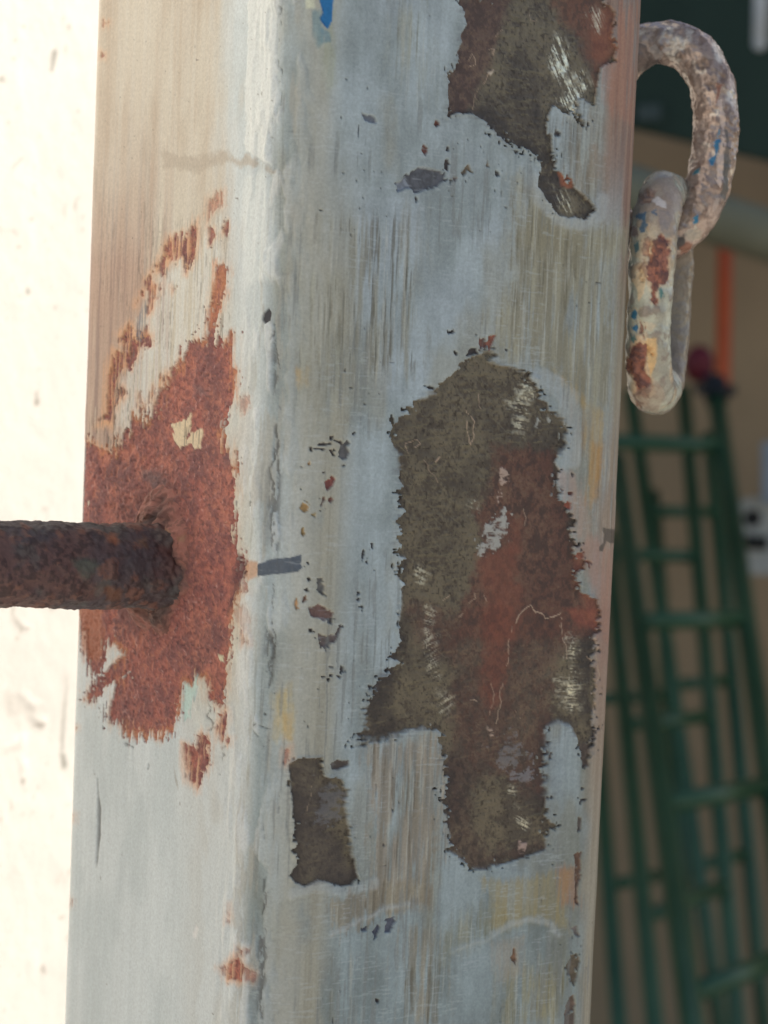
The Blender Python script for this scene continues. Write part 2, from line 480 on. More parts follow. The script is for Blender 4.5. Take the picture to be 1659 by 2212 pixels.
def make_post():
    pos, nor, reg, sl_ = post_profile()
    s0 = sl_[np.nonzero(reg == 'k')[0]].mean()       # s = 0 on the near corner; front face negative, left face positive
    sl_ = sl_ - s0
    z = np.concatenate([np.linspace(-1500, -90, 16)[:-1], np.arange(-90, 90, .16), np.linspace(90, 620, 8)[1:]])
    nr, nc = len(z), len(sl_)
    S = np.tile(sl_, nr); Z = np.repeat(z, nc)
    P2 = np.tile(pos, (nr, 1)); N2 = np.tile(nor, (nr, 1)); RG = np.tile(reg, nr)
    P = np.column_stack([P2, Z]) * MM + np.array([0, 0, ZC])
    u, v = project(P)
    toc = CAM[:2] - P[:, :2]
    vis = (np.einsum('ij,ij->i', toc, N2) > -.02) & (np.abs(Z) < 92)
    s = Skin(u, v, S, Z, vis)
    a, b = S, Z
    left = ss(2.0, 5.0, S)                              # 0 front, 1 left face
    # ---------------- overall coats
    big = fbm(a / 14, b / 20, 4, 11); mid = fbm(a / 4, b / 9, 4, 12)
    streak = fbm(a / .55, b / 26, 4, 13); streak2 = fbm(a / 1.3, b / 40, 3, 14); fine = fbm(a / .35, b / .35, 3, 15)
    hs = fbm(a / 9, b / .5, 3, 16)
    # front: grey-blue topcoat, sanded
    fcol = mixc(PF(117, 125, 126), PF(137, 146, 149), ss(.25, .7, mid))
    fcol = mixc(fcol, PF(138, 146, 153), ss(.5, .75, big) * .5)
    fcol = mixc(fcol, PF(122, 116, 98), ss(.52, .72, fbm(a / 6, b / 16, 5, 18)) * .42)
    fcol = fcol * (1 + (hs - .5) * .14 * ss(.4, .7, big) + (streak - .5) * .22 + (fine - .5) * .16 + (fbm(a / 2, b / 2.5, 4, 19) - .5) * .24)[:, None]
    low_shade = ss(1250, 2150, v + (big - .5) * 500)                     # weaker light lower down painted in, brownish darkening towards the right edge
    fcol = fcol * (1 - low_shade[:, None] * np.array([.27, .24, .25]))
    right_dark = ss(-30, -50, S + (mid - .5) * 14) * (.4 + .6 * ss(.3, .7, streak2))
    fcol = fcol * (1 - right_dark[:, None] * np.array([.13, .15, .18]))
    # left: same paint set paler, part of its brighter light in the colour
    lcol = mixc(PL(190, 191, 180), PL(203, 202, 190), ss(.3, .7, mid))
    lcol = lcol * (1 + (streak2 - .5) * .10 + (streak - .5) * .08)[:, None]
    wl = (S - 4.3) / 49.0                               # 0 at corner, 1 at far edge of left face
    up = 1 - ss(560, 1560, v + (big - .5) * 500)
    side = ss(.12, .30, wl + (fbm(a / 3, b / 12, 4, 17) - .5) * .22)
    beige = mixc(PL(200, 184, 158), PL(184, 162, 134), ss(.35, .75, streak2 * .25 + big * .35 + mid * .4))
    lcol = mixc(lcol, beige, up * side * .95)
    br = np.exp(-((v - 800) / 330) ** 2) * ss(.38, .72, wl + (streak2 - .5) * .6)
    lcol = mixc(lcol, mixc(PL(178, 145, 120), PL(140, 104, 86), ss(.42, .66, streak)), np.clip(br * 1.5, 0, .95))
    pale = ss(.50, .62, streak) * up * .12
    lcol = mixc(lcol, PL(216, 208, 190), pale * side)
    # cream strip beside the corner, level with the rust
    cs = np.exp(-((v - 1230) / 380) ** 2) * (1 - ss(.24, .40, wl)) * ss(-.05, .12, wl)
    lcol = mixc(lcol, mixc(PL(214, 197, 163), PL(188, 160, 124), ss(.4, .7, mid)), cs * .75)
    warm = (1 - ss(.18, .42, wl + (mid - .5) * .2)) * ss(1450, 1700, v)
    lcol = mixc(lcol, mixc(PL(204, 201, 188), PL(190, 184, 168), ss(.4, .7, mid)), warm * .7)
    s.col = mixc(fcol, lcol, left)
    # corner arc: rubbed, slightly tan on its front half
    ck = np.exp(-((S + 5.5) / 2.8) ** 2) * ss(200, 700, v)
    s.col = mixc(s.col, mixc(PF(140, 135, 120), PF(126, 121, 107), ss(.4, .7, streak)), ck * .85 * ss(.25, .6, mid + .15))
    ck2 = np.exp(-((S + 2.0) / 2.2) ** 2)
    s.col = mixc(s.col, PF(156, 150, 136), ck2 * .4)
    s.rough[:] = .58 + (mid - .5) * .15
    PT = .36                                            # paint thickness mm
    s.h[:] = PT + (streak - .5) * .06 + (mid - .5) * .10 + (fine - .5) * .02
    s.grain[:] = .25
    # right-hand rounded edge: brownish old coats
    rb = ss(-51.0, -54.5, S + (mid - .5) * 3)
    ec = mixc(PF(122, 114, 98), PF(136, 128, 112), ss(.35, .65, streak))
    topb = 1 - ss(420, 800, v + (mid - .5) * 300)
    ec = mixc(ec, mixc(PF(104, 74, 60), PF(124, 96, 80), ss(.4, .7, streak)), topb)
    rb = np.maximum(rb, ss(-47.0, -51.0, S + (mid - .5) * 4) * (1 - ss(250, 620, v)) * .9)
    pk = np.exp(-((v - 1330) / 330) ** 2)
    ec = mixc(ec, PF(132, 102, 88), pk * .85)
    s.col = mixc(s.col, ec, rb * .92)
    s.h += cs * left * (stretch_(fbm(a / 2.2, b / 3.0, 4, 33)) - .5) * .55
    # raised brush ridges on the left of the corner
    rd = np.exp(-((S - 4.0) / 5.0) ** 2)
    lump_ = fbm(a / 1.6, b / 5, 4, 34)
    s.h += np.exp(-((S - 3.5) / 4.5) ** 2) * ss(.5, .68, lump_) * .35
    s.col = mixc(s.col, PL(216, 210, 196), np.exp(-((S - 4.5) / 3.5) ** 2) * ss(.5, .66, lump_) * .6)
    s.col = mixc(s.col, PL(166, 156, 136), np.exp(-((S - 3.0) / 3.5) ** 2) * ss(.56, .7, fbm(a / 1.0, b / 7, 4, 35)) * .6)
    s.h += rd * (fbm(a / 1.1, b / 9, 4, 31) - .5) * .6
    s.h += ss(900, 1700, v) * rd * (fbm(a / 1.8, b / 4, 4, 32) - .5) * .55
    # wavy overlap edge of a thick brush coat along the corner at the top
    # ---------------- tan striated undercoat showing on the front
    def striae(poly, frame, c1, c2, dens=.5, al=.9, seed=40, soft=22, amp=14, depth=.05):
        soft *= 1.6; amp *= 2
        i, w = s.mask(fr(frame, poly), amp, soft, 'v', seed, soft * 2 + amp * 2)
        if len(i) == 0: return
        n = fbm(s.a[i] / .7, s.b[i] / 11, 4, seed + 3, .6) * .72 + fbm(s.a[i] / 2.5, s.b[i] / 5, 4, seed + 4) * .28
        k = ss(1 - dens - .12, 1 - dens + .10, n + .5 - .5) * w
        nn = ss(.3, .7, fbm(s.a[i] / .8, s.b[i] / 14, 3, seed + 6))
        s.put((i, k * al * .85), mixc(c1, c2, nn), .7)
        s.h[i] -= k * depth
        gl = ss(.60, .70, fbm(s.a[i] / .34, s.b[i] / 9, 3, seed + 8, .55)) * w * ss(.35, .6, fbm(s.a[i] / 5, s.b[i] / 7, 3, seed + 9))
        s.put((i, gl), c2 * .72, .75, alpha=.7); s.h[i] -= gl * .07
        gh = ss(.62, .72, fbm(s.a[i] / .34, s.b[i] / 9, 3, seed + 18, .55)) * w
        s.put((i, gh), PF(160, 160, 152), .6, alpha=.35); s.h[i] += gh * .05
    tan1, tan2 = PF(132, 127, 108), PF(112, 106, 88)
    striae([(1110, 470), (1250, 500), (1330, 520), (1325, 880), (1250, 880), (1180, 800), (1100, 770), (1060, 700), (1110, 600)], 'A', tan1, tan2, .62, .95, 41)
    striae([(1090, 880), (1200, 860), (1260, 1000), (1400, 1110), (1640, 1080), (1640, 1229), (1090, 1229)], 'F1', tan1, tan2, .68, .95, 42)
    striae([(690, 470), (900, 460), (900, 800), (720, 830), (690, 700)], 'A', PF(122, 120, 108), PF(100, 96, 84), .46, .9, 43)
    striae([(650, 600), (740, 600), (720, 920), (650, 960)], 'A', PF(140, 140, 128), PF(118, 116, 104), .5, .8, 53)
    striae([(455, 650), (800, 590), (800, 1000), (740, 1250), (740, 1400), (380, 1430), (460, 1300), (470, 1000)], 'F3', PF(132, 122, 108), PF(108, 98, 84), .60, .95, 44, 12)
    striae([(270, 480), (480, 400), (740, 380), (720, 480), (620, 490), (420, 570), (290, 620)], 'F4', PF(128, 120, 104), PF(106, 98, 84), .72, .95, 45, 8)
    striae([(600, 620), (780, 600), (800, 1056), (600, 1056)], 'F4', PF(128, 120, 104), PF(100, 94, 80), .50, .9, 46)
    striae([(280, 760), (380, 760), (380, 1056), (280, 1056)], 'F4', PF(120, 118, 108), PF(104, 102, 92), .42, .7, 47)
    striae([(500, 50), (640, 0), (690, 500), (560, 520)], 'F1', PF(134, 136, 126), PF(120, 118, 102), .46, .75, 48)
    striae([(940, 540), (1050, 500), (1200, 540), (1020, 640), (820, 700), (810, 640)], 'F4', PF(124, 120, 100), PF(106, 104, 84), .66, .8, 49)
    striae([(1090, 800), (1400, 780), (1400, 1056), (1090, 1056)], 'F4', PF(126, 122, 100), PF(112, 104, 76), .5, .85, 50)
    striae([(1340, 590), (1450, 570), (1470, 850), (1430, 1100), (1380, 1000)], 'F1', PF(128, 122, 108), PF(104, 92, 76), .55, .8, 51)
    striae([(1340, 900), (1560, 800), (1640, 1000), (1600, 1450), (1500, 1600), (1420, 1200), (1400, 700), (1300, 560)], 'F2', PF(136, 122, 106), PF(112, 96, 80), .5, .85, 52)
    # mustard and orange stains
    for f, pts, c, al, sd in [
        ('F2', [(1190, 330), (1270, 390), (1400, 540), (1520, 600), (1500, 1000), (1420, 1180), (1400, 800), (1420, 580), (1310, 470)], PF(150, 122, 66), .8, 61),
        ('F2', [(1440, 800), (1510, 820), (1480, 1150), (1430, 1200)], PF(154, 110, 48), .8, 62),
        ('L3', [(1370, 360), (1470, 270), (1480, 480), (1470, 640), (1370, 630)], PF(158, 138, 84), .85, 63),
        ('L3', [(1420, 470), (1475, 480), (1470, 640), (1430, 640)], PF(160, 124, 62), .7, 64),
        ('L2', [(1510, 320), (1550, 320), (1555, 400), (1530, 440), (1515, 390)], PF(164, 130, 66), .85, 65),
        ('F4', [(990, 370), (1100, 380), (1250, 350), (1400, 330), (1380, 480), (1400, 620), (1250, 560), (1080, 600), (1030, 600), (1040, 480)], PF(132, 116, 72), .85, 66),
        ('F4', [(1340, 320), (1430, 300), (1440, 500), (1360, 490)], PF(138, 96, 66), .85, 67),
        ('F4', [(1210, 840), (1330, 840), (1300, 1020), (1220, 1030)], PF(130, 116, 70), .6, 68),
        ('F4', [(1030, 680), (1180, 640), (1170, 820), (1060, 850)], PF(134, 122, 106), .7, 69),
        ('F1', [(165, 60), (215, 60), (215, 400), (185, 440), (160, 300)], PF(126, 130, 100), .6, 70),
        ('F1', [(1480, 330), (1600, 20), (1655, 30), (1640, 600), (1560, 560), (1520, 480)], PF(142, 100, 82), .75, 71),
        ('F1', [(1450, 700), (1510, 720), (1500, 860), (1460, 860)], PF(118, 92, 70), .75, 72),
        ('F2', [(1330, 1450), (1480, 1400), (1560, 1500), (1540, 2074), (1480, 2074), (1470, 1800)], PF(146, 106, 90), .7, 73),
        ('F2', [(1200, 950), (1330, 1000), (1420, 1250), (1420, 1450), (1330, 1400), (1290, 1200)], PF(152, 124, 110), .7, 74),
        ('F3', [(1525, 0), (1590, 0), (1570, 260), (1535, 300)], PF(120, 88, 76), .6, 75),
    ]:
        i, w = s.mask(fr(f, pts), 12, 12, 'v', sd, 40)
        n = .55 + .45 * ss(.3, .6, fbm(s.a[i] / .7, s.b[i] / 12, 4, sd + 100))
        s.put((i, w * n), c, .66, alpha=al * .68)
    # lighter thick-paint rims around the sanded spots
    for f, pts, wd, al, sd in [
        ('F1', [(1185, 850), (1200, 960), (1290, 1050), (1400, 1085), (1490, 1040), (1500, 960)], 26, .6, 81),
        ('F4', [(95, 440), (200, 400), (330, 430), (480, 390)], 22, .5, 82),
        ('F4', [(270, 630), (400, 570), (530, 510), (640, 485)], 8, .7, 83),
        ('F4', [(1040, 630), (1120, 580), (1220, 560), (1310, 580), (1340, 630)], 12, .6, 84),
        ('F4', [(840, 710), (900, 680), (1020, 650)], 8, .4, 85),
        ('F2', [(1080, 370), (1180, 400), (1290, 500), (1310, 700), (1310, 900)], 40, .55, 86)]:
        iw = s.line(fr(f, pts), wd, 6, 5, 0, sd)
        s.put(iw, PF(148, 153, 155), .55, alpha=al * .7); s.h[iw[0]] += iw[1] * .08
    # ---------------- bare, ground-off steel on the front face
    def steel(m, part, seed=90, tone=1.0):
        i, w, sd = m
        aa, bb = s.a[i], s.b[i]
        n1 = fbm(aa / .55, bb / .6, 4, seed, .7); n2 = fbm(aa / 5, bb / 7, 4, seed + 1); n3 = vn(aa / .3, bb / .3, seed + 2)
        n4 = fbm(aa / 2.2, bb / 2.6, 4, seed + 6)
        sc = fbm(aa / 2.5, (bb + aa * .12) / .24, 3, seed + 3); sc2 = fbm((aa + bb * .7) / 2.0, (bb - aa * .7) / .26, 2, seed + 8)
        c = mixc(PF(112, 102, 86), PF(88, 80, 71), ss(.35, .65, n2))
        c = mixc(c, PF(68, 60, 56), ss(.42, .66, n1 * .55 + n4 * .45) * .72)
        c = mixc(c, PF(122, 112, 90), ss(.60, .74, sc) * .45)
        c = mixc(c, PF(46, 39, 37), ss(.72, .9, n3) * .65)
        c = mixc(c, PF(150, 142, 118), ss(.72, .80, sc2) * ss(.4, .6, n4) * .2)
        rim = (1 - ss(4, 42, -sd + (n4 - .5) * 60)) * .7 * ss(.35, .65, n2)            # darker where the grinding thins out
        c = mixc(c, PF(58, 53, 54), rim)
        s.put((i, w), c * (tone * .68), .44, .38, .0, grain=.6, part=part)
        s.h[i] += w * ((n1 - .5) * -.12 + (n3 - .5) * .04 + (sc - .5) * .04)
    B1 = fr('F1', [(805, -20), (830, 60), (842, 150), (812, 230), (800, 310), (760, 350), (765, 480), (758, 560), (800, 540), (880, 545), (940, 580), (1010, 660), (1080, 700),
                   (1150, 720), (1195, 775), (1245, 800), (1280, 780), (1270, 720), (1250, 640), (1240, 560), (1272, 510), (1330, 550), (1412, 590), (1370, 540), (1392, 478), (1470, 505), (1482, 400),
                   (1500, 330), (1560, 300), (1582, 230), (1545, 150), (1562, 60), (1525, 20), (1490, -20)])
    steel(s.mask(B1, 7, 1.0, 'i', 101, spray=18, want_sd=True, vary=5), 2, 111)
    B1b = fr('F1', [(1205, 830), (1250, 805), (1310, 840), (1345, 880), (1400, 930), (1440, 960), (1465, 1012), (1420, 1042), (1335, 1046), (1260, 1008), (1225, 950), (1192, 890)])
    steel(s.mask(B1b, 7, 1.1, 'i', 102, spray=10, want_sd=True), 3, 121)
    steel(s.mask(fr('F1', [(1195, 765), (1245, 790), (1285, 775), (1262, 840), (1215, 845)]), 4, 1.1, 'i', 103, want_sd=True), 3, 122)
    B2 = np.concatenate([
        fr('F2', [(715, 215), (790, 200), (795, 250), (840, 290), (1000, 335), (1090, 380), (1115, 440), (1130, 480), (1110, 540), (1190, 585), (1215, 620), (1260, 650), (1280, 730), (1270, 820),
                  (1235, 840), (1205, 930), (1215, 1030), (1225, 1120), (1290, 1200), (1318, 1330), (1320, 1430), (1360, 1500), (1390, 1560), (1340, 1680), (1370, 1760), (1470, 1800), (1490, 1880), (1480, 2000)]),
        fr('F3', [(1530, 60), (1520, 200), (1520, 330), (1505, 560), (1490, 680), (1465, 760), (1450, 700), (1440, 620), (1400, 550), (1340, 530), (1290, 560), (1285, 680), (1270, 760), (1285, 860), (1285, 960),
                  (1325, 1035), (1280, 1080), (1290, 1140), (1200, 1165), (1110, 1195), (1010, 1225), (930, 1230), (900, 1190), (825, 1150), (830, 1050), (815, 960), (800, 880), (815, 780), (795, 690), (800, 610),
                  (740, 565), (600, 590), (500, 610), (400, 625), (440, 560), (430, 510), (470, 430), (480, 350), (590, 265), (555, 230), (600, 180), (590, 60)]),
        fr('F2', [(195, 1950), (210, 1850), (200, 1600), (190, 1450), (190, 1150), (195, 950), (185, 850), (150, 790), (140, 720), (180, 650), (250, 590), (300, 540), (400, 480), (500, 390), (560, 330), (640, 260)])])
    steel(s.mask(B2, 10, 1.0, 'h', 104, spray=20, want_sd=True, vary=7), 4, 131)
    B3 = fr('F3', [(82, 735), (130, 712), (220, 708), (235, 770), (240, 800), (300, 800), (350, 850), (340, 930), (360, 1000), (370, 1100), (385, 1200), (400, 1270), (370, 1300), (320, 1308), (260, 1290), (210, 1280), (150, 1310), (110, 1290),
                   (82, 1260), (120, 1210), (95, 1150), (105, 1050), (95, 900), (85, 820)])
    steel(s.mask(B3, 7, 1.0, 'h', 105, spray=14, want_sd=True, vary=6), 5, 141, .9)
    for PP, sd_ in ((B1, 191), (B2, 192), (B3, 193)):
        i, w, sdd = s.mask(PP, 10, 22, 'h', sd_, 70, want_sd=True)
        k = s.part[i] == 0
        i, w = i[k], w[k]
        sc = fbm(s.a[i] / 3.5, s.b[i] / .22, 3, sd_ + 4)
        s.put((i, w * ss(.48, .62, sc) * ss(.4, .65, fbm(s.a[i] / 7, s.b[i] / 7, 3, sd_ + 8))), PF(84, 82, 84), .55, alpha=.85)
    def lifted_rim(PP, sd_, kind, amp, hh):
        i, w, sdd = s.mask(PP, amp, 14, kind, sd_, 50, want_sd=True)
        k = s.part[i] == 0
        i, sdd = i[k], sdd[k]
        r = np.exp(-(np.maximum(sdd, 0) / 5.0) ** 2) * ss(.42, .62, fbm(s.a[i] / 4, s.b[i] / 4, 3, sd_ + 3))
        s.h[i] += r * hh
    lifted_rim(B1, 101, 'i', 7, .22); lifted_rim(B1b, 102, 'i', 7, .22); lifted_rim(B2, 104, 'h', 10, .20); lifted_rim(B3, 105, 'h', 7, .20)
    # red-brown primer and rust bloom inside the bare areas
    def bloom(f, pts, c1, c2, al, seed, soft=14, amp=16, metal=.05):
        i, w = s.mask(fr(f, pts), amp, soft, 'i', seed, soft * 2 + amp * 2)
        k = s.part[i] > 1
        i, w = i[k], w[k]
        n = fbm(s.a[i] / .9, s.b[i] / 1.1, 5, seed + 5, .72)
        s.put((i, w * (.62 + .38 * ss(.33, .62, n))), mixc(c1, c2, ss(.42, .62, n)), .75, metal, alpha=al)
    rb1, rb2 = PF(92, 60, 50), PF(64, 48, 44)
    bloom('F2', [(830, 820), (960, 830), (1230, 870), (1205, 950), (1220, 1100), (1300, 1220), (1320, 1440), (1380, 1560), (1345, 1690), (1480, 1810), (1490, 2000), (1480, 2074), (560, 2074), (640, 1750), (740, 1500), (700, 1250), (800, 1050)], rb1, rb2, .92, 151)
    bloom('F3', [(640, 0), (1500, 0), (1500, 120), (1350, 220), (1310, 540), (1270, 700), (1280, 900), (1190, 880), (1100, 800), (900, 750), (830, 560), (860, 300), (700, 150)], rb1, rb2, .55, 152, 24, 22)
    bloom('F3', [(820, 650), (950, 780), (930, 1000), (1000, 1150), (1250, 1100), (1290, 1130), (1000, 1230), (900, 1200), (830, 1100)], PF(76, 58, 50), PF(52, 42, 40), .75, 153)
    bloom('F2', [(700, 1560), (800, 1480), (960, 1480), (960, 1700), (1000, 1780), (960, 2074), (800, 2074), (780, 1800)], PF(114, 70, 56), PF(92, 60, 50), .8, 154)
    bloom('F2', [(900, 1240), (1000, 1300), (1000, 1500), (900, 1500)], PF(112, 68, 54), PF(86, 58, 50), .6, 155)
    bloom('F2', [(1330, 1470), (1400, 1560), (1490, 1880), (1480, 1990), (1400, 1850), (1340, 1690)], PF(122, 78, 62), PF(102, 64, 54), .85, 156, 8, 8)
    bloom('F3', [(1000, 0), (1130, 0), (1090, 400), (1020, 520), (990, 300)], PF(112, 66, 52), PF(86, 54, 46), .75, 157)
    bloom('F3', [(1380, 0), (1535, 0), (1530, 100), (1450, 80)], PF(128, 74, 58), PF(106, 62, 52), .8, 158, 8, 8)
    bloom('F1', [(800, -20), (1080, -20), (1020, 150), (960, 330), (900, 480), (880, 540), (750, 560), (770, 350), (810, 250)], PF(88, 68, 62), PF(66, 54, 52), .9, 159)
    bloom('F1', [(1250, -20), (1490, -20), (1560, 60), (1545, 150), (1580, 230), (1500, 330), (1480, 420), (1420, 250), (1330, 120)], PF(104, 70, 58), PF(76, 58, 52), .9, 160)
    bloom('F1', [(1440, 60), (1550, 20), (1580, 240), (1500, 330), (1460, 260)], PF(122, 78, 62), PF(100, 64, 54), .75, 161, 8, 8)
    bloom('F1', [(1300, 830), (1360, 840), (1360, 900), (1310, 890)], PF(146, 92, 70), PF(120, 76, 60), .9, 162, 4, 6)
    bloom('F3', [(90, 700), (240, 700), (240, 1000), (400, 1270), (320, 1310), (90, 1280)], PF(74, 66, 62), PF(60, 54, 52), .55, 163)
    # islands of paint left standing in the bare steel
    for f, pts, c, al, sd, amp in [
        ('F2', [(870, 970), (920, 990), (935, 1050), (900, 1060), (860, 1110), (840, 1170), (820, 1130), (850, 1080), (840, 1040)], PF(148, 128, 116), .92, 171, 6),
        ('F2', [(880, 1230), (895, 1300), (880, 1400), (840, 1470), (780, 1480), (740, 1510), (735, 1440), (760, 1340), (800, 1290)], PF(140, 138, 132), .92, 172, 8),
        ('F2', [(1095, 640), (1110, 660), (1100, 700), (1085, 690)], PF(150, 150, 144), .7, 173, 3),
        ('F2', [(1165, 630), (1185, 650), (1175, 690), (1160, 680)], PF(150, 150, 144), .7, 174, 3),
        ('F3', [(1010, 550), (1020, 570), (1065, 575), (1040, 605), (1030, 612)], PF(160, 138, 122), .95, 175, 2),
        ('F3', [(1060, 690), (1110, 580), (1180, 640), (1200, 700), (1160, 720), (1080, 740)], PF(104, 104, 106), .5, 176, 12),
        ('F3', [(1120, 780), (1250, 760), (1200, 820)], PF(118, 118, 122), .5, 177, 10),
        ('F3', [(1170, 1100), (1200, 1110), (1190, 1150), (1170, 1150)], PF(150, 128, 118), .8, 178, 4),
        ('F3', [(205, 850), (290, 840), (330, 900), (310, 980), (230, 1010), (205, 950)], PF(96, 96, 100), .45, 179, 12),
        ('F1', [(955, 345), (985, 338), (970, 358)], PF(168, 156, 140), .9, 180, 2),
    ]:
        i, w = s.mask(fr(f, pts), amp * 2.2, 2.5, 'i', sd, spray=amp * 2)
        n = fbm(s.a[i] / 1.4, s.b[i] / .5, 4, sd + 7, .65)
        s.put((i, w * ss(.30, .52, n)), c, .6, 0, .10, alpha=al)
    # thin pale torn-paint lines
    tl = PF(158, 136, 116)
    for f, pts, wd, al, sd in [
        ('F2', [(630, 580), (640, 700), (668, 795), (690, 740), (690, 660), (660, 620), (632, 600)], 2.0, .8, 201),
        ('F2', [(440, 920), (470, 880), (520, 860)], 3, .85, 202), ('F2', [(360, 905), (400, 980), (450, 1050)], 1.5, .5, 203),
        ('F2', [(720, 480), (725, 560), (740, 580)], 1.8, .6, 204), ('F2', [(600, 1920), (650, 1830), (700, 1800), (690, 1770)], 2, .6, 205),
        ('F2', [(960, 1960), (1010, 1880), (1055, 1850), (1085, 1890), (1140, 1910), (1160, 1940), (1215, 1910), (1255, 1900)], 2.6, .85, 206),
        ('F2', [(740, 1780), (770, 1830), (760, 1800)], 2, .6, 207), ('F2', [(1235, 1990), (1260, 2040), (1290, 2074)], 2.2, .7, 208),
        ('F2', [(260, 860), (240, 790), (320, 775), (338, 800), (300, 815)], 2.2, .6, 209), ('F2', [(1010, 1230), (1025, 1280), (1015, 1320)], 1.8, .6, 210),
        ('F2', [(975, 1740), (1000, 1745), (1040, 1730)], 2, .6, 211), ('F2', [(480, 1820), (520, 1790)], 3, .6, 212),
        ('F3', [(1130, 90), (1115, 200), (1090, 350), (1060, 540)], 2, .6, 213), ('F3', [(1030, 290), (1040, 420), (1025, 520)], 1.8, .5, 214),
        ('F3', [(940, 425), (970, 445), (1000, 450)], 2.5, .7, 215), ('F3', [(1140, 460), (1160, 520), (1190, 490)], 2, .5, 216),
        ('F3', [(1360, 50), (1370, 130), (1390, 190), (1390, 240)], 2, .7, 217), ('F3', [(880, 40), (910, 0)], 2, .6, 218),
        ('F3', [(1480, 230), (1510, 245), (1515, 225)], 2, .6, 219), ('F3', [(160, 960), (180, 880), (190, 810)], 1.5, .4, 220),
        ('F3', [(940, 690), (985, 660), (1000, 640)], 1.6, .4, 221), ('F1', [(870, 290), (885, 260), (905, 280), (900, 310), (870, 320)], 2, .7, 222),
        ('F1', [(970, 240), (990, 235), (985, 260)], 2, .7, 223), ('F1', [(940, 400), (960, 350), (985, 340)], 2, .7, 224), ('F1', [(1000, 180), (1030, 145), (1090, 130)], 1.6, .6, 225),
        ('F1', [(880, 540), (890, 480), (920, 420)], 1.4, .5, 226), ('F1', [(1160, 60), (1165, 100), (1190, 95)], 1.6, .5, 227),
        ('F3', [(1500, 100), (1530, 200), (1525, 330), (1510, 500)], 4, .55, 228),
    ]:
        iw = s.line(fr(f, pts), wd * .8, 1.0, 7, .38, sd)
        s.put(iw, tl, .6, 0, .1, alpha=al)
    # glints painted onto the bare steel as light, scratched metal
    for f, pts, ang, al, sd in [
        ('F1', [(1290, 150), (1330, 190), (1350, 290), (1340, 360), (1420, 330), (1450, 400), (1400, 450), (1370, 560), (1320, 520), (1270, 470), (1330, 470), (1300, 390), (1250, 300)], 1.0, 1.0, 231),
        ('F1', [(1480, 30), (1510, 60), (1495, 165), (1470, 160), (1475, 90), (1430, 70)], 1.0, .7, 232),
        ('F1', [(1280, 900), (1330, 930), (1370, 990), (1340, 1040), (1290, 980)], 1.0, .75, 233),
        ('F2', [(980, 390), (1050, 410), (1090, 470), (1050, 520), (960, 510), (975, 450)], .2, .9, 234),
        ('F2', [(880, 510), (1050, 530), (1030, 640), (1000, 760), (930, 740), (940, 620)], .15, .6, 235),
        ('F2', [(650, 1170), (690, 1170), (685, 1260), (660, 1260)], .3, .7, 236), ('F2', [(290, 1560), (390, 1640), (360, 1720), (300, 1680)], .3, .55, 237),
        ('F2', [(380, 1850), (430, 1900), (400, 2074), (350, 2040)], .3, .5, 238), ('F3', [(720, 100), (780, 130), (790, 330), (740, 330)], -.4, .5, 239),
        ('F3', [(780, 380), (840, 420), (830, 520), (780, 500)], -.5, .55, 240), ('F3', [(1400, 120), (1435, 140), (1430, 330), (1410, 480), (1390, 470), (1405, 300)], .1, .95, 241),
        ('F3', [(1330, 330), (1460, 320), (1450, 480), (1350, 440)], .1, .5, 242), ('F3', [(1150, 920), (1190, 990), (1215, 1040), (1180, 1050), (1155, 1000)], .5, .85, 243),
        ('F3', [(1120, 840), (1145, 840), (1140, 870), (1120, 865)], .2, .7, 244),
    ]:
        i, w = s.mask(fr(f, pts), 12, 10, 'i', sd, 40)
        k = s.part[i] > 1; i, w = i[k], w[k]
        aa, bb = s.a[i], s.b[i]
        ca, sa = math.cos(ang), math.sin(ang)
        sc = fbm((aa * ca + bb * sa) / 2.2, (bb * ca - aa * sa) / .20, 3, sd + 3)
        sc2 = fbm(aa / 1.2, bb / 1.2, 3, sd + 4)
        sp_ = vn(aa / .28, bb / .28, sd + 6)
        kk = w * np.clip(ss(.46, .62, sc) * (.3 + .7 * ss(.35, .62, sc2)) * (.55 + .45 * ss(.3, .7, sp_)) * 1.25 + .6 * ss(.78, .93, sp_), 0, 1)
        s.put((i, kk), np.array([.80, .77, .62]), .30, 1.0, alpha=al)
        s.h[i] += w * (sc - .5) * .09
    # ---------------- small chips on the front
    dk, rd_, gy = PF(58, 52, 51), PF(94, 60, 52), PF(72, 73, 78)
